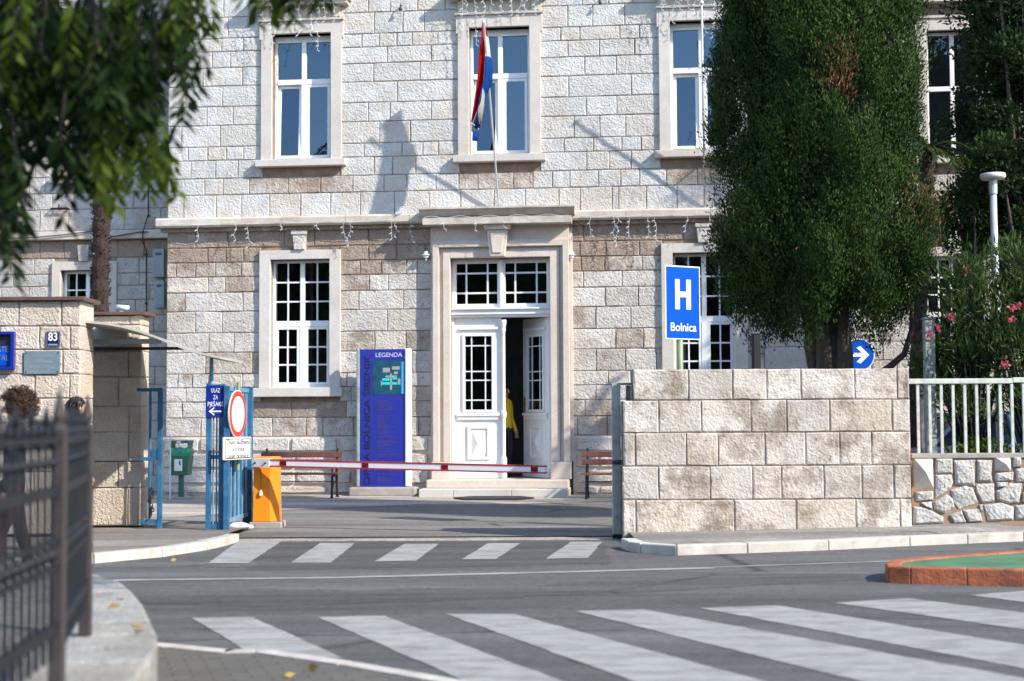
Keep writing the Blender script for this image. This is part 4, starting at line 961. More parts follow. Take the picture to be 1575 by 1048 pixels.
# ------------------------------------------------------------------ rubble wall and railing on the right
RY = 17.1
t = thing('rubble_wall', 'low wall of irregular pale rubble stones right of the block wall', 'wall')
def rz(zx, zy): return V(1400+zx/4.554, 690+zy/4.554, RY)
xa, xb = V(1403, 740, RY)[0], V(1403, 740, RY)[0]+4.2; zc0, zc1 = V(1490, 705, RY)[1], V(1490, 698, RY)[1]
MB().box(xa, xb, RY+.022, RY+.40, 0, zc0-.002).obj('wall_core', 'mortar', t); MB().box(xa, xb, RY+.0, RY+.42, zc0, zc1).obj('coping', 'concrete', t, bevel=.008)
RP = [[(180,70),(297,70),(300,175),(180,178)],[(308,85),(455,80),(455,265),(320,255)],[(470,80),(575,85),(572,235),(475,232)],[(725,55),(780,55),(780,130),(725,130)],[(595,172),(728,165),(722,225),(598,230)],
 [(738,142),(830,135),(850,230),(748,238)],[(180,185),(290,183),(303,240),(280,285),(180,345)],[(285,292),(390,260),(440,277),(478,380),(345,425),(312,380)],[(462,250),(590,245),(592,370),(510,385),(465,310)],
 [(605,237),(690,234),(680,263),(610,272)],[(605,300),(700,245),(785,243),(765,380),(690,385),(610,360)],[(38,305),(163,298),(163,360),(45,370)],[(75,380),(150,372),(158,425),(110,405)],
 [(165,377),(258,322),(300,352),(313,410),(245,458),(170,425)],[(25,408),(105,413),(235,482),(235,520),(22,535)],[(280,467),(360,432),(395,520),(310,525)],[(372,432),(488,422),(508,512),(412,518)],
 [(486,395),(510,390),(512,440),(492,440)],[(520,397),(640,380),(730,412),(725,500),(545,510)],[(740,402),(800,392),(835,495),(740,500)],[(795,310),(845,300),(850,380),(788,372)],[(805,250),(870,240),(880,290),(800,295)]]
def rubble(poly):
    n = len(poly); cx_ = sum(p[0] for p in poly)/n; cz_ = sum(p[1] for p in poly)/n; bs = rng.uniform(.018, .035)
    m = MB(); o0 = [(p[0], RY+.05, p[1]) for p in poly]; o1 = [(p[0], RY+.012, p[1]) for p in poly]
    o2 = [(cx_+(p[0]-cx_)*.80, RY+.018-bs+rng.uniform(-.012, .012), cz_+(p[1]-cz_)*.80) for p in poly]; c = [(cx_+rng.uniform(-.03, .03), RY+.018-bs-rng.uniform(0, .02), cz_+rng.uniform(-.02, .02))]
    if sum(poly[i][0]*poly[(i+1) % n][1]-poly[(i+1) % n][0]*poly[i][1] for i in range(n)) < 0: o0, o1, o2 = o0[::-1], o1[::-1], o2[::-1]
    m.add(o0+o1+o2+c, [(i, (i+1) % n, n+(i+1) % n, n+i) for i in range(n)]+[(n+i, n+(i+1) % n, 2*n+(i+1) % n, 2*n+i) for i in range(n)]+[(2*n+i, 2*n+(i+1) % n, 3*n) for i in range(n)])
    m.obj('rubble_stone', 'stone_rubble', t)
def pyr(p):
    (x0, z1), (x1, z0) = rz(*p[0]), rz(*p[1]); m = MB(); xm, zm = (x0+x1)/2, (z0+z1)/2
    m.add([(x0, RY+.03, z0), (x1, RY+.03, z0), (x1, RY+.03, z1), (x0, RY+.03, z1), (xm, RY-.10, zm), (x0, RY+.05, z0), (x1, RY+.05, z0), (x1, RY+.05, z1), (x0, RY+.05, z1)], [(0, 1, 4), (1, 2, 4), (2, 3, 4), (3, 0, 4), (5, 6, 1, 0), (6, 7, 2, 1), (7, 8, 3, 2), (8, 5, 0, 3)])
    m.obj('pyramid_stone', 'ashlar', t)
for sh_ in (0, 820):
    for poly in RP: rubble([rz(p[0]+sh_, p[1]+(-12 if sh_ and p[1] > 380 else 0)) for p in poly])
    for p in (((20, 55), (172, 282)), ((590, 55), (714, 160))): pyr([(p[0][0]+sh_, p[0][1]), (p[1][0]+sh_, p[1][1])])
t = thing('railing', 'pale painted bar railing on top of the rubble wall', 'railing'); ry = RY+.2
zr1, zr0 = V(1490, 582.5, ry)[1], V(1490, 590.5, ry)[1]; x_end = xb
MB().box(xa-.05, V(1557, 600, ry)[0]-.002, ry-.03, ry+.03, zr0, zr1).obj('top_rail', 'rail', t, bevel=.008); MB().box(V(1557, 600, ry)[0]+.002, x_end, ry-.03, ry+.03, zr0+.01, zr1+.01).obj('top_rail', 'rail', t, bevel=.008)
for k in range(24):
    x = V(1412+k*18.1, 640, ry)[0]
    if x < x_end: MB().box(x-.017, x+.017, ry-.012, ry+.012, zc1, zr0-.001 + (.01 if k > 8 else 0)).obj('bar', 'rail', t, bevel=.003)

# ------------------------------------------------------------------ street furniture and signs
HY = 18.6
x, z = V(1049.5, 466, HY)
t = thing('hospital_sign', 'tall blue road sign with white H and Bolnica behind the wall', 'sign', (x, HY, 0), R(30))
w, h = .275, .468
MB().box(-w, w, -.012, .0, z-h, z+h).obj('panel', 'white', t, bevel=.006); MB().box(-w+.016, w-.016, -.0145, -.0122, z-h+.016, z+h-.016).obj('blue_face', 'sign_blue', t)
hb = MB(); hz0, hz1 = z-.085, z+.295; hb.box(-.122, -.052, -.0175, -.0147, hz0, hz1); hb.box(.052, .122, -.0175, -.0147, hz0, hz1); hb.box(-.052, .052, -.0175, -.0147, (hz0+hz1)/2-.035, (hz0+hz1)/2+.035); hb.obj('letter', 'white', t)
text('lettering', 'Bolnica', .15, 'white', t, (0, -.016, z-.315), wide=.40, bold=.001)
MB().tube([(-.02, .035, 0), (-.02, .035, z+h*.8)], .04, 12).obj('pole', 'pole_green', t, smooth=True); MB().box(-.16, .12, .001, .012, z-.2, z-.16).obj('bracket', 'galv', t)
AY = 21.0; x, z = V(1321, 546, AY)
t = thing('arrow_sign', 'round blue sign with white arrow pointing right behind the cypress trunk', 'sign', (x, AY, 0), R(8)); r = .235
disc(0, r, -.004, .010).obj('plate', 'white_dirty', t).location.z += z; disc(0, r-.014, -.007, -.0045).obj('blue_face', 'sign_blue', t).location.z += z
am = MB(); az = z; am.box(-.13, .06, -.0105, -.0075, az-.028, az+.028); am.prism([(.15, az), (.02, az+.125), (-.04, az+.10), (.07, az)], -.0112, -.0072); am.prism([(.15, az), (.07, az-.0001), (-.04, az-.10), (.02, az-.125)], -.0112, -.0072); am.obj('arrow', 'white', t)
MB().tube([(0, .03, 0), (0, .03, z+.2)], .03, 10).obj('pole', 'galv', t)
x, z1 = V(1162.5, 515, 18.2); t = thing('charred_post', 'short blackened square post behind the wall left of the cypress', 'post', (x, 18.2, 0), R(12))
MB().box(-.045, .045, -.045, .045, 0, z1).obj('shaft', 'stump', t, bevel=.006); MB().box(-.05, .05, -.05, .05, z1+.001, z1+.012).obj('cap', 'stump', t)
LY = 19.3; x, z0 = V(1534, 480, LY); x2, z1 = V(1527, 270, LY)
t = thing('street_lamp', 'slim pale metal lamp post with flat head at the right', 'lamp', (x, LY, 0))
MB().tube([(0, 0, 0), (-.01, 0, z1*.62), (x2-x, 0, z1-.25)], [.05, .048, .044], 12).obj('pole', 'galv', t, smooth=True); MB().tube([(x2-x, 0, z1-.249), (x2-x, 0, z1-.03)], .055, 12).obj('collar', 'galv', t)
MB().lathe([(.07, -.055), (.15, -.05), (.165, -.02), (.16, .02), (.06, .035)], (x2-x, 0, z1), 20).obj('lamp_head', 'white_dirty', t, smooth=True)
# totem with the plan of the hospital
tx0, zT = F(548.5, 537, -.45); tx1, _ = F(632, 537, -.45); zB = F(590, 749, -.45)[1]; wx, wy = B2W((tx0+tx1)/2, -.45); hw_ = (tx1-tx0)/2; sc_ = 1.0
t = thing('information_totem', 'tall blue hospital information totem headed LEGENDA between window and door', 'sign', (wx, wy, 0), -TH)
zT -= 0; MB().box(-hw_-.10, hw_+.12, -.22, .16, 0, zB-.002).obj('concrete_base', 'concrete', t, bevel=.03)
MB().box(-hw_+.06, hw_-.11, -.002, .10, zB, zT-.01).obj('panel', 'totem', t); MB().box(-hw_, -hw_+.059, -.03, .12, zB, zT).obj('edge_profile', 'steel', t, bevel=.015); MB().box(hw_-.109, hw_, -.03, .12, zB, zT).obj('edge_profile', 'white', t, bevel=.02)
pz = lambda py: F(590, py, -.45)[1]; lx_ = lambda px: F(px, 640, -.45)[0]-(tx0+tx1)/2
text('lettering', 'OPĆA BOLNICA ŠIBENIK', .155, 'totem_dark', t, (lx_(565), -.0045, (pz(546)+pz(748))/2), (R(90), R(-90), 0), wide=pz(546)-pz(746), bold=.0025)
text('heading', 'LEGENDA', .115, 'legenda', t, (lx_(598), -.0045, pz(546.5)), wide=.50, bold=.001)
MB().box(lx_(573.5), lx_(621), -.006, -.0025, pz(607), pz(555)).obj('map', 'map', t)
mm = MB(); mp = [('map_teal', [(588, 599, 582, 586), (604, 611, 580, 584), (588, 611, 588, 592)]), ('map_grey', [(589, 600, 566, 573), (593, 610, 578, 581), (603, 615, 564, 569), (600, 603, 575, 600), (586, 587.5, 586, 594), (612, 616, 583, 592), (606, 612, 572, 576)]), ('map_light', [(617.5, 621, 557, 606)])]
for mat_, rs in mp:
    for (a, b, c, d) in rs: MB().box(lx_(a), lx_(b), -.0085, -.0065, pz(d), pz(c)).obj('map_print', mat_, t)
lm = MB(); yy = 616
while yy < 744:
    if not 703 < yy < 727: a = lx_(580)+rng.uniform(-.01, .02); lm.box(a, a+rng.uniform(.12, .40), -.0045, -.0025, pz(yy+.9), pz(yy))
    yy += rng.choice([1.9, 2.1, 2.2, 4.2])
lo = lm.obj('small_print', 'totem_print', t); lo['kind'] = 'stuff'
MB().box(lx_(572)-.003, lx_(572)+.003, -.0045, -.0025, zB+.02, zT-.04).obj('divider', 'totem_print', t)
# benches
def bench(px0, px1, d, label, yaw):
    xa_, xb_ = V(px0, 730, d)[0], V(px1, 730, d)[0]; L = xb_-xa_; t = thing('bench', label, 'bench', ((xa_+xb_)/2, d, 0), yaw, 'iron and wood benches by the wall')
    for s in (-1, 1):
        x = s*(L/2-.10); m = MB()
        m.tube([(x, -.22, .0), (x, -.20, .12), (x, -.17, .40)], [.028, .02, .024], 8); m.tube([(x, .24, .0), (x, .20, .15), (x, .17, .42), (x, .24, .86)], [.028, .02, .026, .018], 8)
        m.tube([(x, -.18, .405), (x, .18, .40)], .018, 8); m.tube([(x, -.19, .12), (x, -.05, .30), (x, .10, .30), (x, .21, .12)], .011, 6)
        m.tube([(x, -.18, .405), (x, -.2, .58), (x, -.12, .62), (x, .18, .60)], .012, 8); m.ball((x, .245, .875), .022, 8); m.box(x-.035, x+.035, -.26, -.18, 0, .014); m.box(x-.035, x+.035, .2, .28, 0, .014)
        m.obj('iron_leg', 'iron', t, smooth=False)
    for k in range(4): y = -.19+k*.115; MB().box(-L/2, L/2, y-.045, y+.045, .425, .455).obj('seat_slat', 'wood_seat', t, bevel=.006)
    for k in range(2):
        zz = .62+k*.135; o = MB().box(-L/2, L/2, -.015, .015, -.05, .05).obj('back_slat', 'wood', t, bevel=.006); o.location = (0, .185+k*.028, zz+.02); o.rotation_euler = (R(-12), 0, 0)
    MB().tube([(-L/2+.1, 0, .30), (L/2-.1, 0, .30)], .010, 6).obj('tie_rod', 'iron', t)
    return t
bench(395, 524, 26.7, 'brown slatted bench under the window behind the barrier', -TH); bench(894, 1020, 25.9, 'brown slatted bench right of the door beside the grey gate column', -TH)
# litter bin and white frame
d = 26.5; x, _ = V(279, 720, d); t = thing('litter_bin', 'green litter bin with plastic bag on a post', 'bin', (x, d, 0), -TH); q = d/FPX
zz = lambda py: V(279, py, d)[1]
MB().box(-.2, .2, -.15, .17, 0, .045).obj('concrete_base', 'concrete', t, bevel=.02); MB().box(-.045, .045, -.03, .03, .046, zz(731)+.02).obj('post', 'green', t, bevel=.004)
bm_ = MB(); z0, z1 = zz(731), zz(701); vs = [(-.15, -.13, z0), (.15, -.13, z0), (.15, .13, z0), (-.15, .13, z0), (-.175, -.155, z1), (.175, -.155, z1), (.175, .155, z1), (-.175, .155, z1)]; bm_.add(vs, [(0, 3, 2, 1), (4, 5, 6, 7), (0, 1, 5, 4), (1, 2, 6, 5), (2, 3, 7, 6), (3, 0, 4, 7)]); bm_.obj('body', 'green', t, bevel=.012)
bg_ = MB(); n = 28; prof = [(.178, z1-.02), (.20, z1+.03), (.192, z1+.10), (.165, zz(689))]; vs = []
for rr_, zz_ in prof:
    for k in range(n): a = 2*math.pi*k/n; ca, sa = math.cos(a), math.sin(a); f = rr_/max(abs(ca), abs(sa)*1.12); f = min(f, rr_*1.22)*(1+.05*math.sin(9*a+zz_*30)); vs.append((f*ca, f*sa*.9, zz_+.012*math.sin(7*a)))
bg_.add(vs, [(i*n+k, i*n+(k+1) % n, (i+1)*n+(k+1) % n, (i+1)*n+k) for i in range(3) for k in range(n)]); bg_.obj('bag', 'bag', t, smooth=True)
for s in (-1, 1): MB().box(s*.16-.008, s*.16+.008, -.12, .12, z1, zz(682)).obj('hood_side', 'green', t)
MB().box(-.175, .175, -.15, .15, zz(682), zz(677.5)).obj('hood', 'green', t, bevel=.01); MB().box(-.075, .07, -.165, -.157, zz(724), zz(706)).obj('sticker', 'white', t); MB().prism([(.01, zz(714)), (.045, zz(716)), (.035, zz(708)), (.015, zz(709))], -.168, -.1655).obj('sticker_print', 'text_dark', t); MB().box(-.035, .035, -.154, -.151, zz(681.5), zz(678.5)).obj('sticker', 'white', t)
d = 26.2; t = thing('tube_frame', 'thin white tubular frame left of the litter bin', 'frame', (V(256, 720, d)[0], d, 0), -TH); z1 = V(256, 671.5, d)[1]
MB().tube([(-.09, 0, 0), (-.09, 0, z1), (.07, 0, z1), (.07, 0, 0)], .013, 8).obj('tube', 'white_dirty', t); MB().tube([(-.09, 0, .25), (.07, 0, .25)], .01, 8).obj('crossbar', 'white_dirty', t)
# door mat
a, b = F(698, 700, -1.5)[0], F(822, 700, -1.5)[0]; mx_, my_ = B2W((a+b)/2, -1.55)
t = thing('door_mat', 'flat black rubber mat in front of the door steps', 'mat', (mx_, my_, .010), -TH); L = (b-a)/2
MB().slab([(-L, 0), (-L+.25, -.45), (L-.25, -.48), (L, 0), (L-.3, .46), (-L+.3, .44)], 0, .028).obj('rubber', 'rubber', t, bevel=.006)
# flag
t = thing('flag', 'red white and blue flag hanging limp from a slanting pole', 'flag', (0, D, 0), -TH)
pb = Vector((F(768, 326, -.04)[0], -.04, F(768, 326, -.04)[1])); pt_ = F(744, 34, -1.25); pt = Vector((pt_[0], -1.25, pt_[1])); 
MB().tube([tuple(pb), tuple(pt)], .019, 8).obj('pole', 'galv', t); MB().ball(tuple(pt), .035, 8).obj('finial', 'white', t)
fy = lambda l: -1.0+.76*l
def fstrip(pix_l, pix_r, mat, ph):
    m = MB(); n = len(pix_l); vs = []
    for i in range(n):
        (xl, zl_), (xr_, zr_) = F(pix_l[i][0], pix_l[i][1], -.92), F(pix_r[i][0], pix_r[i][1], -.92)
        for k in range(5):
            u = k/4; vs.append((xl+(xr_-xl)*u, -1.12+.24*u+.05*math.sin(u*4+i*.9+ph), zl_+(zr_-zl_)*u))
    fs = [(i*5+k, i*5+k+1, (i+1)*5+k+1, (i+1)*5+k) for i in range(n-1) for k in range(4)]; m.add(vs, fs); o = m.obj('cloth_band', mat, t, smooth=True); sm = o.modifiers.new('Solid', 'SOLIDIFY'); sm.thickness = .008; return o
fstrip([(743, 36), (743, 55), (738, 90), (736, 125), (731, 165), (727, 192)], [(745, 36), (750, 58), (747, 90), (745, 125), (741, 165), (737, 197)], 'flag_red', 0.)
fstrip([(748, 58), (747.5, 90), (745.5, 125), (742, 160), (729, 193)], [(751, 58), (754.5, 88), (748, 125), (743.5, 160), (737.5, 199)], 'flag_white', 1.)
fstrip([(748, 90), (748, 105), (747, 125), (742, 145), (732, 200)], [(754.5, 89), (756.5, 105), (756, 128), (746, 146), (736, 201)], 'flag_blue', 2.)
fstrip([(729, 203), (728, 219)], [(737, 201), (734, 218)], 'flag_blue', .5); fstrip([(727, 193), (726.5, 205)], [(737, 198), (733, 203)], 'flag_white', .2)
# empty flagpole by the right hand window
t = thing('flagpole', 'thin empty grey flagpole slanting out beside the right upper window', 'flagpole', (0, D, 0), -TH)
a, z0 = F(1084, 318, -.05); b, z1 = F(1079, 4, -1.25); p_, q_ = Vector((a, -.04, z0)), Vector((b, -1.25, z1)); MB().tube([tuple(p_), tuple(q_)], .019, 8).obj('pole', 'galv', t, smooth=True); MB().ball(tuple(q_), .04, 10).obj('finial', 'white', t)
MB().ball((a, -.03, z0-.02), .055, 10).obj('foot', 'steel', t); k_ = p_.lerp(q_, .24); MB().tube([tuple(k_), (k_.x, .0, k_.z)], .014, 6).obj('bracket', 'galv', t)
# insulator hooks
for px, py in ((616, 15), (923, 5)):
    x, z = F(px, py, -.1); t = thing('wall_hook', 'small black hook on the facade %s the middle upper window' % ('left of' if px < 700 else 'right of'), 'hook', (0, D, 0), -TH, 'cable hooks')
    m = MB(); m.ball((x, -.12, z), .035, 8); m.tube([(x, .02, z+.09), (x, -.10, z+.09), (x, -.12, z+.02)], .013, 6); m.obj('hook', 'cable', t)
# icicle lights
def icicles(label, x0, x1, z, y, drops, seed):
    rg = random.Random(seed); t = thing('icicle_lights', label, 'string lights', (0, D, 0), -TH, 'icicle light strings'); m = MB(); n = 24
    m.tube([(x0+(x1-x0)*i/n, y-.01, z+.02*math.sin(i*1.3)) for i in range(n+1)], .005, 5); m.obj('cable', 'lightwire', t)
    for (px, ln) in drops:
        x = px; pts = [(x, y, z)]; k = max(2, int(ln/.09)); dm = MB()
        for i in range(1, k+1): pts.append((x+rg.uniform(-.035, .035), y+rg.uniform(-.01, .01), z-ln*i/k))
        dm.tube(pts, .0034, 5)
        for p in pts[1:]: s = rg.choice((-1, 1)); dm.tube([p, (p[0]+s*.03, p[1]-.01, p[2]-.015), (p[0]+s*.045, p[1]-.01, p[2]-.035)], [.005, .009, .004], 5)
        dm.obj('strand', 'lightwire', t)
rg = random.Random(5)
for i, c in enumerate(uw):
    nm = ('left', 'middle', 'right')[i]; dr = [(c-.7+1.4*k/9+rg.uniform(-.05, .05), rg.choice([.35, .45, .55, .7, 1.0])) for k in range(10)]
    icicles('white icicle lights hanging over the %s upper window' % nm, c-.8, c+.8, z_uh+.36, -.34, dr, i)
dr = []
for px, ln in ((312, .32), (367, .32), (388, .45), (437, .12), (493, .12), (534, .3), (541, .45), (606, .35), (612, .3), (635, .4)): dr.append((fx(px, 350), ln))
icicles('white icicle lights along the stone ledge left of the door', XL, fx(648, 350), zcourse_bot+.05, -.235, dr, 31)
dr = [(fx(px, 350), ln) for px, ln in ((910, .35), (944, .4), (950, .55), (968, .6), (998, .4), (1008, .55), (1056, .3), (1090, .2))]
icicles('white icicle lights along the stone ledge right of the door', fx(890, 350), fx(1110, 350), zcourse_bot+.05, -.235, dr, 32)
dr = [(fx(px, 350), ln) for px, ln in ((688, .22), (736, .25), (778, .2))]; icicles('white icicle lights along the cornice over the door', hx0+.1, hx1-.1, zc+.10, -.53, dr, 33)
# things on the left wing
Y = WREC
for k, (a, b, c, d, lb) in enumerate(((235, 252, 383, 426, 'upper grey meter cabinet with display on the recessed wall'), (237, 252, 432, 473, 'lower grey meter cabinet on the recessed wall'))):
    (x0, z1), (x1, z0) = F(a, c, Y-.15), F(b, d, Y-.15); t = thing('meter_cabinet', lb, 'cabinet', (0, D, 0), -TH, 'meter cabinets on the wing')
    MB().box(x0, x1, Y-.16, Y+.03, z0, z1).obj('case', 'meter', t, bevel=.008); MB().box(x0+.06, x1-.05, Y-.166, Y-.161, z1-.13, z1-.08).obj('display', 'text_dark', t); MB().box(x0+.03, x1-.03, Y-.168, Y-.161, z0+.04, z0+.045).obj('door_seam', 'text_dark', t)
t = thing('wall_cable', 'black cable running down the recessed wall left of the main front', 'cable', (0, D, 0), -TH)
cp = [F(228, y, Y-.03) for y in (-20, 120, 240, 330)]+[F(x, y, Y-.03) for x, y in ((227, 345), (224, 360), (224, 374))]; m = MB(); m.tube([(x, Y-.03, z) for x, z in cp[:4]]+[(cp[5][0], Y-.20, cp[5][1]), (cp[6][0], Y-.20, cp[6][1]), (F(225, 385, Y-.03)[0], Y-.03, F(225, 385, Y-.03)[1]), (F(225, 500, Y-.03)[0], Y-.03, F(225, 500, Y-.03)[1])], .011, 6); m.obj('cable', 'cable', t)
for py in (254, 332, 392, 467): x, z = F(228 if py < 350 else 225, py, Y-.03); MB().ball((x, Y-.03, z), .03, 8).obj('clip', 'cable', t)
t = thing('ledge_cable', 'black cable sagging along the stone ledge of the recessed wall', 'cable', (0, D, 0), -TH)
cp = [F(x, y, Y-.21) for x, y in ((-10, 368), (60, 365), (110, 360), (140, 356), (175, 364), (215, 357), (228, 357))]; MB().tube([(x, Y-.21, z) for x, z in cp], .011, 6).obj('cable', 'cable', t)
x0, z = F(78, 321, Y-.1); x1, _ = F(103, 321, Y-.1); t = thing('wall_bracket', 'small rusty iron bracket on the recessed wall', 'bracket', (0, D, 0), -TH); m = MB(); m.tube([(x0, Y+.01, z), (x0, Y-.1, z), (x1, Y-.1, z), (x1, Y+.01, z)], .018, 6); m.tube([((x0+x1)/2, Y-.1, z), ((x0+x1)/2, Y-.1, z+.1)], .012, 6); m.obj('bracket', 'cable', t)
# concrete lintel and post behind the railing
t = thing('square_post', 'grey square post behind the railing beside the oleander', 'post', (V(1429, 540, 18.6)[0], 18.6, 0)); z1 = V(1429, 492, 18.6)[1]
MB().box(-.065, .065, -.06, .06, 0, z1).obj('shaft', 'steel', t, bevel=.012); MB().box(-.075, .075, -.07, .07, z1+.001, z1+.03).obj('cap', 'steel', t, bevel=.01)
(a, z1), (b, z0) = V(1412, 592.5, 22.5), V(1508, 606.5, 22.5); t = thing('concrete_beam', 'grey concrete beam carried on posts behind the railing', 'beam', ((a+b)/2, 22.5, 0)); w = (b-a)/2
MB().box(-w, w, -.12, .12, z0, z1).obj('beam', 'concrete', t, bevel=.01)
for s in (-1, 1): MB().box(s*(w-.08)-.06, s*(w-.08)+.06, -.07, .07, 0, z0-.001).obj('post', 'concrete', t)

# ------------------------------------------------------------------ railing and plinth in the foreground
PT = [(-5.8, 13.0), (-4.7, 12.0), (-3.7, 11.1), (-2.86, 10.1), (-2.55, 9.6), (-2.33, 9.05), (-2.08, 8.35), (-1.88, 7.7), (-1.74, 7.25), (-1.64, 6.85), (-1.57, 6.4), (-1.50, 5.8), (-1.42, 5.0), (-1.34, 4.2), (-1.26, 3.0), (-1.22, 1.5)]
PZ = .37
t = thing('railing_plinth', 'curved pale stone plinth in the near left corner', 'plinth')
pvs = [Vector((*p, 0)) for p in PT]; bk = []
for i, p in enumerate(pvs):
    d = (pvs[min(i+1, len(pvs)-1)]-pvs[max(i-1, 0)]).normalized(); bk.append(p+Vector((d.y, -d.x, 0))*1.0)
for i in range(len(pvs)-1):
    a, b, c, d = pvs[i], pvs[i+1], bk[i+1], bk[i]; g = (b-a).normalized()*.003; MB().slab([tuple((a+g)[:2]), tuple((b-g)[:2]), tuple((c-g)[:2]), tuple((d+g)[:2])], -.05, PZ+rng.uniform(-.003, .003)).obj('plinth_stone', 'plinth', t, bevel=.02)
for i, (px, py) in enumerate(((190, 920), (223, 962), (221, 972), (165, 935), (131, 968))):
    x, y = G(px, py, PZ+.006); o = leaf_mesh('leaf_blade', np.array([[0, 0, 0.]]), np.array([[1, .5*rng.uniform(-1, 1), .15]]), .07, .045, 'fallen'); o.location = (x, y, PZ+.008); o.name = 'fallen_leaf'
    o.rotation_euler = (0, 0, rng.uniform(0, 6)); tag(o, 'fallen yellow leaf on the stone plinth, '+('farthest from the viewer', 'near its curved right edge', 'touching another leaf at its edge', 'beside the end post of the iron railing', 'at the foot of the iron railing pickets')[i], 'leaf', 'fallen leaves on the plinth')
for i, (px, py) in enumerate(((487, 1031), (437, 1040), (490, 1026), (898, 1012), (262, 862), (254, 1040))):
    x, y = G(px, py, .02); o = leaf_mesh('fallen_leaf', np.array([[0, 0, 0.]]), np.array([[1, .5*rng.uniform(-1, 1), .1]]), .065, .04, 'fallen'); o.location = (x, y, .022); o.rotation_euler = (0, 0, rng.uniform(0, 6)); tag(o, 'fallen yellow leaf '+('on the near paving just below the kerb', 'on the near paving at the bottom of the picture', 'on the flush kerb of the near paving', 'on a white stripe of the near crosswalk', 'in the road by the left kerb', 'on the near paving beside the stone plinth')[i], 'leaf', 'fallen leaves on the ground')
t = thing('iron_railing', 'dark spiked iron railing out of focus in the near left corner', 'railing')
path = [Vector((-1.40, 3.0, 0)), Vector((-1.62, 4.4, 0)), Vector((-1.735, 5.65, 0)), Vector((-2.06, 7.15, 0))]
def picket(p, zt, name='picket', r=.010):
    m = MB(); m.tube([(p.x, p.y, PZ+.14), (p.x, p.y, zt-.12)], r, 6); m.lathe([(r, -.13), (.02, -.115), (.02, -.10), (r, -.085), (.019, -.06), (.002, 0)], (p.x, p.y, zt), 6)
    m.ball((p.x, p.y, .90), .026, 8); m.ball((p.x, p.y, 1.245), .022, 8); return m.obj(name, 'iron', t)
def rpost(p, zt, r=.026):
    m = MB(); m.box(p.x-r, p.x+r, p.y-r, p.y+r, PZ-.0, zt-.16); m.lathe([(r*1.25, 0), (r*1.25, .02), (r*.7, .03), (r*1.1, .06), (.003, .17)], (p.x, p.y, zt-.16), 8); m.ball((p.x, p.y, zt-.18), .03, 8); return m.obj('post', 'iron_brown', t, bevel=.004)
for k, (p, zt) in enumerate(zip(path, (1.5, 1.5, 1.52, 1.52))): rpost(p, zt)
for a, b in zip(path[:-1], path[1:]):
    u = (b-a).normalized(); s_ = Vector((-u.y, u.x, 0)); L = (b-a).length; n = max(3, round(L/.118))
    for z, hh_ in ((1.135, .020), (1.33, .012), (.62, .022), (.85, .010), (.95, .010)): 
        q = [a+u*.03+s_*.012, b-u*.03+s_*.012, b-u*.03-s_*.012, a+u*.03-s_*.012]; MB().slab([(v.x, v.y) for v in q], z-hh_, z+hh_).obj('rail', 'iron', t)
    for k in range(1, n): picket(a.lerp(b, k/n), 1.46 if k % 2 else 1.42)

# ------------------------------------------------------------------ people
def fil(n): return nrng.normal(size=(n, 3))
def unit(v): return v/np.maximum(1e-6, np.linalg.norm(v, axis=1))[:, None]
def skin_body(name, J, E_, rad, matfn, mats, parent):
    me = bpy.data.meshes.new('tmp_skin'); me.from_pydata([tuple(j) for j in J], E_, []); o = bpy.data.objects.new('tmp_skin', me); C.objects.link(o)
    md = o.modifiers.new('Skin', 'SKIN'); md.use_smooth_shade = True
    for i, r in enumerate(rad): me.skin_vertices[0].data[i].radius = (r, r) if not isinstance(r, tuple) else r; me.skin_vertices[0].data[i].use_root = (i == 0)
    sb = o.modifiers.new('Sub', 'SUBSURF'); sb.levels = 2; sb.render_levels = 2
    bpy.context.view_layer.update(); m = bpy.data.meshes.new_from_object(o.evaluated_get(bpy.context.evaluated_depsgraph_get())); bpy.data.objects.remove(o); bpy.data.meshes.remove(me)
    m.materials.clear(); [m.materials.append(MT[x]) for x in mats]
    for p in m.polygons: p.material_index = matfn(p.center); p.use_smooth = True
    m.name = name; b = bpy.data.objects.new(name, m); C.objects.link(b); b.parent = parent; return b
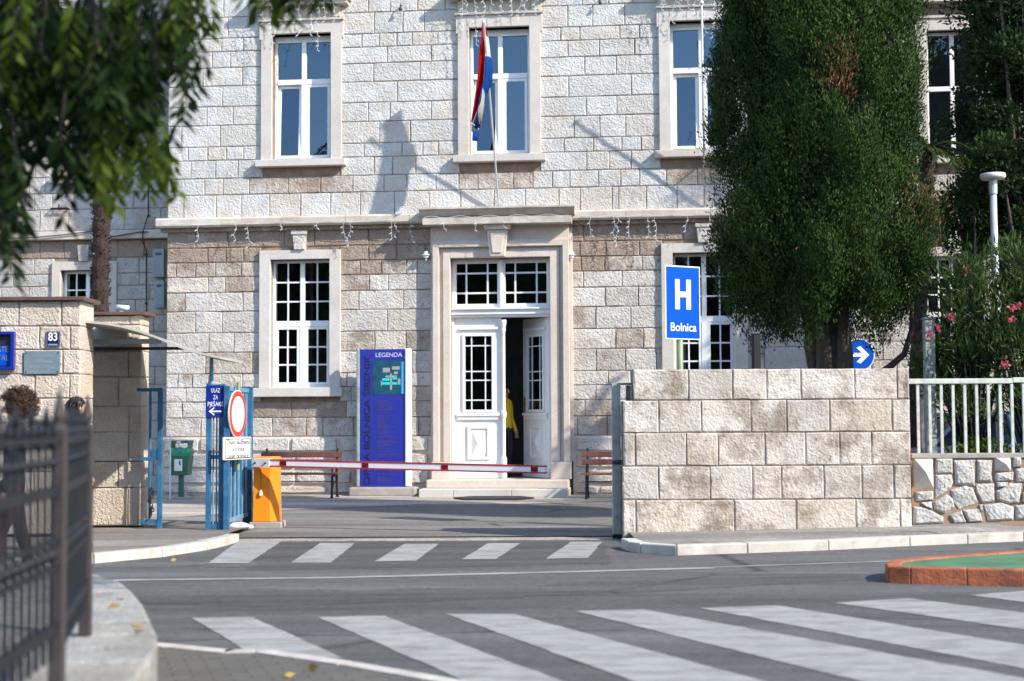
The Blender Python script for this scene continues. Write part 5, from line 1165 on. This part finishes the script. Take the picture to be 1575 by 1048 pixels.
def person(label, loc, rz, hgt, top, legs, hair, stride=0., curly=False, arm_out=0.):
    t = thing('person', label, 'person', loc, rz); k = hgt/1.72
    J = [(0, 0, .95), (0, -.01, 1.10), (0, 0, 1.30), (0, .015, 1.43), (0, 0, 1.50), (0, -.02, 1.57), (0, -.025, 1.66)]
    E_ = [(0, 1), (1, 2), (2, 3), (3, 4), (4, 5), (5, 6)]; rad = [(.15, .11), (.135, .10), (.165, .11), (.10, .08), .052, (.062, .075), (.075, .09)]
    def add(j, r, p): J.append(j); rad.append(r); E_.append((p, len(J)-1)); return len(J)-1
    add((0, -.125, 1.585), .014, 6)           # nose
    for s in (-1, 1):
        a = add((s*.17, .01, 1.40), .062, 3); a = add((s*.225, .03, 1.12), .047, a); a = add((s*.21, -.09+arm_out*s*.05, .90), .034, a); h = add((s*.205, -.12, .82), (.024, .042), a)
        for f, (dx, dl) in enumerate(((-.030, .075), (-.010, .085), (.010, .08), (.028, .065))): f1 = add((s*.205+.0, -.125+dx, .775), .0095, h); add((s*.195, -.135+dx, .775-dl*.55), .008, f1)
        th_ = add((s*.19, -.165, .81), .0105, h); add((s*.18, -.175, .775), .009, th_)
        a = add((s*.09, 0, .88), .093, 0); a = add((s*.10, -.03-stride*s, .50), .062, a); a = add((s*.10, .02-stride*s*1.7, .09), .043, a); add((s*.105, -.12-stride*s*1.7, .045), (.042, .032), a)
    J = [(x*k, y*k, z*k) for x, y, z in J]; rad = [tuple(c*k for c in r) if isinstance(r, tuple) else r*k for r in rad]
    def mf(c):
        z = c.z/k
        if z < .12: return 3
        if z < .93 and abs(c.x/k) < .17: return 2
        if z > 1.495: return 0
        if z < .87: return 0
        return 1
    skin_body('body', J, E_, rad, mf, ['skin', top, legs, 'cloth_dark'], t)
    hm = MB(); R0 = .128 if curly else .098; hm.ball((0, .03*k, 1.645*k), R0*k, 16, (.95, 1., 1.05)); hb_ = hm.obj('hair', hair, t, smooth=True)
    n = 5200 if curly else 2600; u_ = unit(fil(n)); u_ = u_[~((u_[:, 1] < -.45) & (u_[:, 2] < .35)) & (u_[:, 2] > -.8)]; n = len(u_); rr_ = (R0+nrng.uniform(-.008, .045 if curly else .012, n))*k
    P = u_*rr_[:, None]*np.array([.95, 1., 1.05])+np.array([0, .03, 1.645])*k-np.array(hb_.location); Dv = fil(n)+u_*.3 if curly else np.cross(u_, np.array([0., .4, 1.]))*.3+np.array([0, .1, -1])+fil(n)*.25
    leaf_mesh('hair_strands', P, Dv, (.032 if curly else .06)*k, .010*k, hair, hb_, kind='stuff')
    for s in (-1, 1): MB().ball((s*.032*k, -.100*k, 1.625*k), .0105*k, 8).obj('eye', 'text_dark', t); MB().ball((s*.083*k, -.012*k, 1.605*k), .028*k, 8, (.35, .7, 1.1)).obj('ear', 'skin', t, smooth=True)
    MB().ball((0, -.098*k, 1.548*k), .022*k, 8, (1, .4, .3)).obj('mouth', 'flag_red', t); return t
wx, wy = B2W(F(776, 650, .6)[0], .6); person('person in a yellow top and dark trousers standing inside the doorway', (wx, wy, dz0), R(50), 1.74, 'yellow', 'cloth_dark', 'hair_dark')
x, _ = V(24, 640, 12.0); person('person with bushy brown curls in dark clothes passing behind the railing', (x, 12.0, .05), R(-65), 1.55, 'cloth_dark', 'cloth_plum', 'hair', .10, True)
x, _ = V(121, 640, 15.0); person('dark haired person in a navy jacket walking past the stone pillar', (x, 15.0, .09), R(105), 1.54, 'cloth_navy', 'cloth_dark', 'hair_dark', .03)

# ------------------------------------------------------------------ parked cars behind the railing
def car(label, loc, rz, paint, pcol):
    MT[paint] = plain(paint, pcol, .22, .3, .6, var=.04); t = thing('parked_car', label, 'car', loc, rz, 'cars parked in the yard'); L, Wd = 2.05, .84
    prof = [(-L, .30), (-L-.03, .55), (-L+.02, .80), (-L+.12, .92), (-1.25, .98), (.55, .97), (1.2, .90), (L-.15, .76), (L, .62), (L+.02, .35), (L-.05, .25), (-L+.1, .25)]
    m = MB(); vs = []
    for s, f in ((-1, .93), (-.93, 1), (.93, 1), (1, .93)):
        for x, z in prof: vs.append((x*(f if abs(s) == 1 else 1), s*Wd, .25+(z-.25)*(.96 if abs(s) == 1 else 1)))
    n = len(prof); m.add(vs, [tuple(range(n)), tuple(range(4*n-1, 3*n-1, -1))]+[(r*n+(i+1) % n, r*n+i, (r+1)*n+i, (r+1)*n+(i+1) % n) for r in range(3) for i in range(n)]); body = m.obj('body', paint, t, bevel=.04)
    cab = [(-1.75, .95), (-1.25, 1.40), (-.2, 1.46), (.35, 1.38), (1.05, .93)]
    def cabin(ins, lift, name, mat, seg=None, thick=0):
        m = MB(); a = [(x, -Wd*.92, z) for x, z in cab]; b = [(x*.96, -Wd*.74, z) if z > 1.2 else (x, -Wd*.92, z) for x, z in cab]
        vs = b+[(x, -y, z) for x, y, z in b]; n = len(b); m.add(vs, [tuple(range(n-1, -1, -1)), tuple(range(n, 2*n))]+[(i, i+1, n+i+1, n+i) for i in range(n-1)]); return m.obj(name, mat, t, bevel=.03)
    cabin(0, 0, 'cabin_glass', 'car_glass'); MB().box(-1.22, .32, -Wd*.71, Wd*.71, 1.42, 1.475).obj('roof', paint, t, bevel=.02)
    for s in (-1, 1):
        for (x0, z0), (x1, z1) in (((-1.75, .96), (-1.22, 1.42)), ((-.35, .97), (-.38, 1.44)), ((1.05, .94), (.33, 1.40))): MB().tube([(x0, s*Wd*.925, z0), (x1*.965, s*Wd*.745, z1)], .032, 6).obj('pillar', paint, t)
        for x in (-1.30, 1.28):
            wv = MB(); wv.lathe([(.0, -.1), (.31, -.1), (.33, -.07), (.33, .07), (.31, .1), (.0, .1)], (0, 0, 0), 24); w_ = wv.obj('wheel', 'tyre', t); w_.rotation_euler = (R(90), 0, 0); w_.location = (x, s*(Wd-.06), .33)
            rm = MB(); rm.lathe([(.0, -.012), (.20, -.012), (.21, .0), (.0, .0)], (0, 0, -.101*s), 20).obj('rim', 'galv', w_)
        MB().box(-L-.045, -L+.06, s*(Wd-.22)-.10, s*(Wd-.22)+.10, .68, .85).obj('tail_light', 'tail', t, bevel=.02); MB().box(L-.12, L+.035, s*(Wd-.24)-.12, s*(Wd-.24)+.12, .56, .68).obj('headlight', 'galv', t, bevel=.02); MB().box(.55, .72, s*(Wd+.10)-.07, s*(Wd+.10)+.07, .93, 1.05).obj('wing_mirror', paint, t, bevel=.03)
    return t
x, _ = V(1425, 690, 24.0); car('silver blue parked car seen between the railing bars', (x+1.4, 24.2, 0), R(12), 'paint_silver_blue', (.22, .27, .36))
x, _ = V(1400, 690, 22.0); car('dark red parked car low behind the railing next to the wall end', (x-.9, 21.9, -.28), R(4), 'paint_dark_red', (.16, .012, .02))

# ------------------------------------------------------------------ trees and plants
def limb(t, pts, rs, mat, name='limb'): return MB().tube(pts, rs, 9).obj(name, mat, t, smooth=True)
# cypress
CYY = 19.9; cx_, _ = V(1264, 400, CYY)
t = thing('cypress_tree', 'tall dense dark green cypress with rusty dead patches behind the wall', 'tree', (cx_, CYY, 0))
limb(t, [(.16, 0, 0), (.16, 0, 1.2), (.15, 0, 2.2), (.1, 0, 3.2), (0, 0, 9)], [.34, .27, .25, .20, .05], 'trunk', 'trunk')
for a, r0 in ((2.6, .15), (-1.4, .12), (4.0, .13)):
    ca, sa = math.cos(a), math.sin(a); limb(t, [(.16+.18*ca, .18*sa, .5), (.16+.22*ca, .22*sa, 1.6), (.16+.27*ca, .27*sa, 2.4), (.1+.6*ca, .6*sa, 3.8)], [r0, r0*.85, r0*.7, .04], 'trunk')
limb(t, [(.02, -.1, 1.7), (-.14, -.2, 1.90), (-.24, -.25, 2.10), (-.28, -.25, 2.35), (-.27, -.25, 2.8)], [.055, .04, .032, .028, .02], 'trunk')
limb(t, [(.36, -.1, 1.65), (.56, -.2, 1.88), (.80, -.3, 2.06), (1.0, -.35, 2.24), (1.10, -.35, 2.55), (1.12, -.35, 3.0)], [.07, .055, .048, .042, .034, .02], 'trunk')
def cyp_r(z, a):
    prof_z = [2.2, 2.55, 2.9, 3.4, 4.2, 5.4, 7.0, 9.0, 10.8, 12.0]; prof_r = [.22, .82, 1.18, 1.36, 1.42, 1.43, 1.35, 1.05, .55, .05]
    return np.interp(z, prof_z, prof_r)*(1+.07*np.sin(3*a+z*1.1)+.07*np.sin(5*a-z*2.3)+.055*np.sin(9*a+z*3.1))
N = 620; zc_ = np.concatenate([nrng.uniform(2.72, 7.6, 400), nrng.uniform(7.3, 11.7, 220)]); aa = nrng.uniform(0, 2*math.pi, N)
low = zc_ < 3.2; zc_ = np.where(low, zc_+.20*np.sin(aa*4+1), zc_); rad_ = cyp_r(zc_, aa)*nrng.uniform(.70, .93, N)
cen = np.stack([rad_*np.cos(aa), rad_*np.sin(aa), zc_], 1); cs_ = nrng.uniform(.16, .36, N)
per = 640; pos = np.repeat(cen, per, 0); off = unit(fil(N*per)); shell = (nrng.random(N*per)**.22)[:, None]; lump = 1+.18*np.sin(off[:, :1]*7+off[:, 2:]*5)+.12*np.sin(off[:, 1:2]*11)
pos = pos+off*shell*lump*np.repeat(cs_, per)[:, None]*np.array([1, 1, 1.5])
out = np.repeat(np.stack([np.cos(aa), np.sin(aa), np.full(N, .5)], 1), per, 0); dr_ = np.array([0, 0, 1.1])+out*.35+off*.35+fil(N*per)*.42; nm_ = off+out*.25+fil(N*per)*.24
dead = np.zeros(N, bool)
for (px, py, rr_) in ((1295, 105, .26), (1415, 310, .20)):
    qx, qz = V(px, py, CYY-1.3); dead |= (np.hypot(cen[:, 0]-(qx-cx_), cen[:, 2]-qz) < rr_) & (cen[:, 1] < .25)
dm_ = np.repeat(dead, per)
mix_ = (nrng.random(N*per) < .002) | (np.repeat(dead, per) & False); dm_ = dm_ & (nrng.random(N*per) < .7); dm_ = dm_ | mix_
leaf_mesh('crown', pos[~dm_], dr_[~dm_], nrng.uniform(.032, .064, (~dm_).sum()), nrng.uniform(.015, .028, (~dm_).sum()), 'cypress', t, nrm=nm_[~dm_])
leaf_mesh('dead_foliage', pos[dm_], dr_[dm_], nrng.uniform(.04, .09, dm_.sum()), nrng.uniform(.014, .026, dm_.sum()), 'dead', t)
ic_ = MB(); zz_ = np.linspace(2.9, 11.2, 14); vs = []; n = 20  # solid dark core added inside the foliage to block light through it
for z in zz_:
    for k in range(n): a = 2*math.pi*k/n; r = float(cyp_r(z, a))*.64; vs.append((r*math.cos(a), r*math.sin(a), float(z)))
ic_.add(vs, [(i*n+k, i*n+(k+1) % n, (i+1)*n+(k+1) % n, (i+1)*n+k) for i in range(13) for k in range(n)]+[tuple(range(n-1, -1, -1)), tuple(13*n+k for k in range(n))]); ic_.obj('light_block_core', 'evergreen', t)
def crown(t, blobs, per, ln, wd, mat, name='crown', up=.3, droop=0.):
    P, Dd = [], []
    for (c, r, q) in blobs:
        n = int(per*q); o = unit(fil(n))*(nrng.random(n)**.4)[:, None]*r; p = np.array(c)+o*np.array([1, 1, .85]); P.append(p); Dd.append(unit(o)+fil(n)*.6+np.array([0, 0, up-droop]))
    P = np.concatenate(P); Dd = np.concatenate(Dd); n = len(P); return leaf_mesh(name, P, Dd, nrng.uniform(ln*.7, ln*1.25, n), nrng.uniform(wd*.7, wd*1.2, n), mat, t)
def tree(label, base, trunk_h, blobs, per, ln, wd, mat, rs=.16, cat='tree', group=None, name='evergreen_tree'):
    t = thing(name, label, cat, base, 0, group); zc_ = max(b[0][2] for b in blobs)
    limb(t, [(0, 0, 0), (.05, 0, trunk_h*.6), (0, .05, trunk_h), (0, 0, zc_)], [rs, rs*.8, rs*.65, rs*.15], 'trunk', 'trunk')
    for (c, r, q) in blobs[::3]: limb(t, [(0, .02, trunk_h*.9), (c[0]*.5, c[1]*.5, trunk_h*.5+c[2]*.5), c], [rs*.4, rs*.25, rs*.08], 'trunk')
    crown(t, blobs, per, ln, wd, mat); return t
def rblobs(pix, d, n, r, seed, dep=.9):
    rg = random.Random(seed); out = []
    for (px, py, rx, ry, k) in pix:
        for _ in range(k):
            a = rg.uniform(0, 6.283); q = rg.random()**.5; x, z = V(px+rx*q*math.cos(a), py+ry*q*math.sin(a), d); out.append([x, rg.uniform(-dep, dep), z, r*rg.uniform(.7, 1.25)])
    return out
def tree_px(label, bx, d, pix, r, per, ln, wd, mat, seed, th, **kw):
    x0 = V(bx, 600, d)[0]; b = [((x-x0, y, z), rr_, 1) for x, y, z, rr_ in rblobs(pix, d, 0, r, seed)]; return tree(label, (x0, d, 0), th, b, per, ln, wd, mat, **kw)
tree_px('dark evergreen tree with spreading foliage at the right edge above the lamp', 1590, 25.0, [(1545, 40, 55, 70, 26), (1540, 150, 55, 70, 24), (1550, 260, 60, 70, 22), (1500, 270, 28, 40, 6), (1620, 120, 60, 160, 24), (1560, -60, 80, 70, 18), (1680, 0, 60, 120, 14)], .40, 330, .11, .045, 'evergreen', 3, 2.4)
tree_px('dark evergreen shrub tree between the cypress and the lamp post', 1500, 25.3, [(1500, 330, 50, 45, 14), (1530, 350, 50, 45, 10), (1480, 300, 20, 30, 5), (1560, 330, 40, 50, 8)], .32, 300, .10, .04, 'evergreen', 4, 1.6, rs=.1)
tree('unseen evergreen tree added beyond the right edge for its shade', (11.3, 19.8, 0), 2.2, [((rng.uniform(-1.9, 1.9), rng.uniform(-1.7, 1.7), rng.uniform(2.2, 7.6)), rng.uniform(.5, .8), 1) for _ in range(60)], 300, .13, .06, 'evergreen')  # unseen tree added to shade the oleanders, cars and right wing
# oleander shrubs
def oleander(label, bx, d, pix, seed, flowers):
    x0 = V(bx, 640, d)[0]; t = thing('oleander_shrub', label, 'shrub', (x0, d, 0), 0, 'oleander shrubs behind the railing'); b = rblobs(pix, d, 0, .24, seed, .35); P, Dd = [], []
    for x, y, z, r in b:
        limb(t, [(0, 0, 0), ((x-x0)*.35, y*.3, z*.55), (x-x0, y, z)], [.022, .016, .006], 'branch', 'stem')
        n = 90; o = unit(fil(n))*(nrng.random(n)**.5)[:, None]*r*1.25; P.append(np.array((x-x0, y, z))+o); Dd.append(unit(o)*.5+np.array([0, 0, .7])+fil(n)*.4)
    P = np.concatenate(P); Dd = np.concatenate(Dd); n = len(P); leaf_mesh('foliage', P, Dd, nrng.uniform(.09, .17, n), nrng.uniform(.018, .028, n), 'oleander', t)
    for px, py in flowers:
        x, z = V(px, py, d-.4); n = 14; leaf_mesh('flower', np.array((x-x0, -.42, z))+fil(n)*.018, fil(n)+np.array([0, -.6, .3]), .05, .04, 'flower', t)
oleander('oleander with pink flowers behind the railing under the lamp', 1500, 18.7, [(1480, 450, 35, 40, 16), (1500, 520, 60, 45, 22), (1455, 540, 25, 35, 8), (1475, 590, 60, 50, 12)], 5, [(1428, 516), (1486, 417), (1441, 505), (1461, 488)])
oleander('taller oleander with pink flowers at the right edge', 1590, 18.5, [(1560, 430, 28, 45, 14), (1560, 510, 40, 50, 18), (1600, 450, 30, 60, 12), (1570, 590, 50, 60, 14)], 6, [(1553, 474), (1565, 470), (1554, 495), (1545, 562)])
t = thing('ground_cover', 'low green leafy plants growing along the foot of the railing', 'plants'); t['kind'] = 'stuff'
P = np.stack([nrng.uniform(V(1460, 690, 17.6)[0], xb, 2600), nrng.uniform(17.45, 18.0, 2600), np.zeros(2600)], 1); P[:, 2] = zc1+nrng.uniform(-.25, .12, 2600)+.05*np.sin(P[:, 0]*7); leaf_mesh('foliage', P, fil(2600)+np.array([0, 0, .6]), nrng.uniform(.05, .09, 2600), nrng.uniform(.03, .05, 2600), 'leaf_bright', t)
# palms
def palm(label, px, d, ztop, r, n_fr, flen, spikes, seed, lean=0.):
    rg = random.Random(seed); x0 = V(px, 640, d)[0]; t = thing('palm_tree', label, 'tree', (x0, d, 0)); m = MB(); zz = np.linspace(0, ztop, 46); pts, rs = [], []
    for i, z in enumerate(zz): pts.append((lean*z/ztop, 0, float(z))); rs.append(r*(1.08 if i % 2 else .92)*(1.1-.1*z/ztop))
    m.tube(pts, rs, 14); m.obj('trunk', 'palm_bark', t)
    if spikes:
        P, Dd = [], []
        for k in range(1500): a, z = rg.uniform(0, 6.283), rg.uniform(1.2, ztop); rr_ = r*.97; P.append((rr_*math.cos(a)+lean*z/ztop, rr_*math.sin(a), z)); Dd.append((math.cos(a), math.sin(a), rg.uniform(.2, 1.1)))
        leaf_mesh('frond_stubs', np.array(P), np.array(Dd), nrng.uniform(.04, .085, 1500), nrng.uniform(.014, .03, 1500), 'palm_bark', t, kind='stuff')
        q = [i for i in range(1500) if rg.random() < .10]; leaf_mesh('pale_scars', np.array(P)[q]*np.array([1.02, 1.02, 1]), np.array(Dd)[q], .045, .028, 'curtain', t, kind='stuff')
    for k in range(n_fr):
        a = 6.283*k/n_fr+rg.uniform(-.2, .2); el = rg.uniform(-.15, 1.2); pts = []; L = flen*rg.uniform(.85, 1.1); c = Vector((lean, 0, ztop)); dv = Vector((math.cos(a)*math.cos(el), math.sin(a)*math.cos(el), math.sin(el)))
        for i in range(9): pts.append(c.copy()); c = c+dv*(L/8); dv = (dv+Vector((0, 0, -.20))).normalized()
        fr = MB(); fr.tube([tuple(p) for p in pts], [.022*(1-i/9)+.004 for i in range(9)], 5); fo = fr.obj('frond', 'palm_leaf', t); off = fo.location
        P, Dd = [], []
        for i in range(8):
            for j in range(5):
                p = pts[i].lerp(pts[i+1], j/5); u = (pts[i+1]-pts[i]).normalized(); sd = u.cross(Vector((0, 0, 1))).normalized()
                for s in (-1, 1): P.append(tuple(p-off)); Dd.append(tuple(sd*s*.8+u*.7+Vector((0, 0, -.25))))
        n = len(P); leaf_mesh('leaflets', np.array(P), np.array(Dd), nrng.uniform(.28, .42, n)*flen/1.8, .028, 'palm_leaf', fo)
palm('palm with shaggy brown trunk rising behind the stone gate pillar', 151, 22.0, 7.2, .122, 20, 1.25, True, 8, .03)
palm('small palm with dark shaggy trunk behind the right end of the wall', 1396, 23.6, 5.7, .11, 12, .75, True, 9, .42)
# broad leaved tree whose branches hang into the upper left corner
TY = 7.0; t = thing('overhanging_tree', 'broad leaved tree with drooping dark leaves filling the upper left corner', 'tree', (-4.6, TY+.4, 0))
limb(t, [(0, 0, 0), (.05, 0, 1.5), (.1, 0, 2.6), (.6, -.1, 3.9), (1.2, -.2, 5.5)], [.24, .20, .17, .12, .05], 'branch', 'trunk')
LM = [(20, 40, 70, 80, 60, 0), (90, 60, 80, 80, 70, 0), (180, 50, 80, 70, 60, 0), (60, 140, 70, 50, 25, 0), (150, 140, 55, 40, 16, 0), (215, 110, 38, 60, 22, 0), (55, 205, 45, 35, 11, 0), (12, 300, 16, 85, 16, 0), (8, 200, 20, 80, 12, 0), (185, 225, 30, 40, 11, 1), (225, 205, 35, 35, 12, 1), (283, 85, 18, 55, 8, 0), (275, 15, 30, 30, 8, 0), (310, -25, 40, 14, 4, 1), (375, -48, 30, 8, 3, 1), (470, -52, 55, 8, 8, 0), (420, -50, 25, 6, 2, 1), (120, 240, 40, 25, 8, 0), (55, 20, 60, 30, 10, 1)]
tw = MB(); PP = [[], []]; DD = [[], []]; rg = random.Random(12)
tips = []
for (px, py, rx, ry, k, br) in LM:
    for _ in range(k):
        a = rg.uniform(0, 6.283); q = rg.random()**.5; d = TY+rg.uniform(-.9, .9); x, z = V(px+rx*q*math.cos(a), py+ry*q*math.sin(a)-14, d); tips.append((x, d, z, br))
nvis = len(tips)
for k in range(2600):                        # unseen rest of the crown, spread right to shade the leaves in view
    x, y, z = rg.uniform(-6.0, 2.6), rg.uniform(4.6, 9.0), rg.uniform(3.65, 7.6)
    if ((x+1.8)/4.4)**2+((y-6.8)/2.4)**2+((z-5.2)/2.4)**2 < 1 and z > 1.98+.30*y: tips.append((x, y, z, 0))
for i, (x, y, z, br) in enumerate(tips):
    if i < nvis and rg.random() < .16: br = 1  # random tips in view take the brighter green painted as sunlight
    p0 = Vector((x+4.6, y-TY-.4, z)); hang = Vector((rg.uniform(-.35, .35), rg.uniform(-.3, .3), -1)).normalized(); Lw = rg.uniform(.16, .30)
    if i % 3 == 0: tw.tube([tuple(p0+Vector((rg.uniform(-.1, .1), 0, .18))), tuple(p0), tuple(p0+hang*Lw)], [.006, .004, .002], 4, caps=False)
    for j in range(12):
        p = p0+hang*Lw*j/11; s = 1 if j % 2 else -1; a = rg.uniform(-.6, .6)
        PP[br].append(tuple(p)); DD[br].append((s*math.cos(a)*.55, math.sin(a)*.55*s, -.75+rg.uniform(-.3, .3)))
for b_ in (0, 1):
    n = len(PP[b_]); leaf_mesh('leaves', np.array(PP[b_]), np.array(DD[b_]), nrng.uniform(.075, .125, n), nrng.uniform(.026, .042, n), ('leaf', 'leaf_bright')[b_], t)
tw.obj('twigs', 'branch', t)['kind'] = 'stuff'
for e in ((-1.9+4.6, 0, 4.0), (-.6+4.6, -.6, 4.6), (-3.6+4.6, -.4, 4.3), (.4+4.6, 0, 5.2), (-2.9+4.6, .6, 5.6)): limb(t, [(.35, -.05, 3.2), (e[0]*.5+.2, e[1]*.5, 3.2*.45+e[2]*.55), e], [.05, .03, .012], 'branch')
# unseen trees added behind the viewer to darken reflections in the ground floor panes
t = thing('tree_belt', 'dense row of unseen trees added behind the viewer to darken reflections', 'trees'); t['kind'] = 'stuff'
n = 60000; P = np.stack([nrng.uniform(-55, 55, n), nrng.uniform(-33, -27, n), np.zeros(n)], 1); top_ = 11.8+1.2*np.sin(P[:, 0]*.45)+.8*np.sin(P[:, 0]*1.3+1); P[:, 2] = nrng.random(n)**.7*top_; leaf_mesh('foliage', P, fil(n), nrng.uniform(.8, 1.4, n), nrng.uniform(.5, .9, n), 'oleander', t)

# odds and ends on the ground
x, y = G(366, 817); t = thing('plastic_bag', 'crumpled white plastic bag at the foot of the blue gate', 'bag', (x, y, .02)); m = MB(); m.ball((0, 0, .04), .13, 14, (1.2, .8, .42)); m.ball((.12, .02, .03), .07, 10, (1.2, 1, .5)); o = m.obj('bag', 'white_dirty', t, smooth=True)
x, y = G(484, 761); t = thing('loose_stone', 'rounded pale stone lying under the bench by the wall', 'stone', (x, y, .008)); rough_block('stone', -.10, .10, 0, .17, -.02, 'stone_low', t, boss=.05, rough=.02, depth=.12)
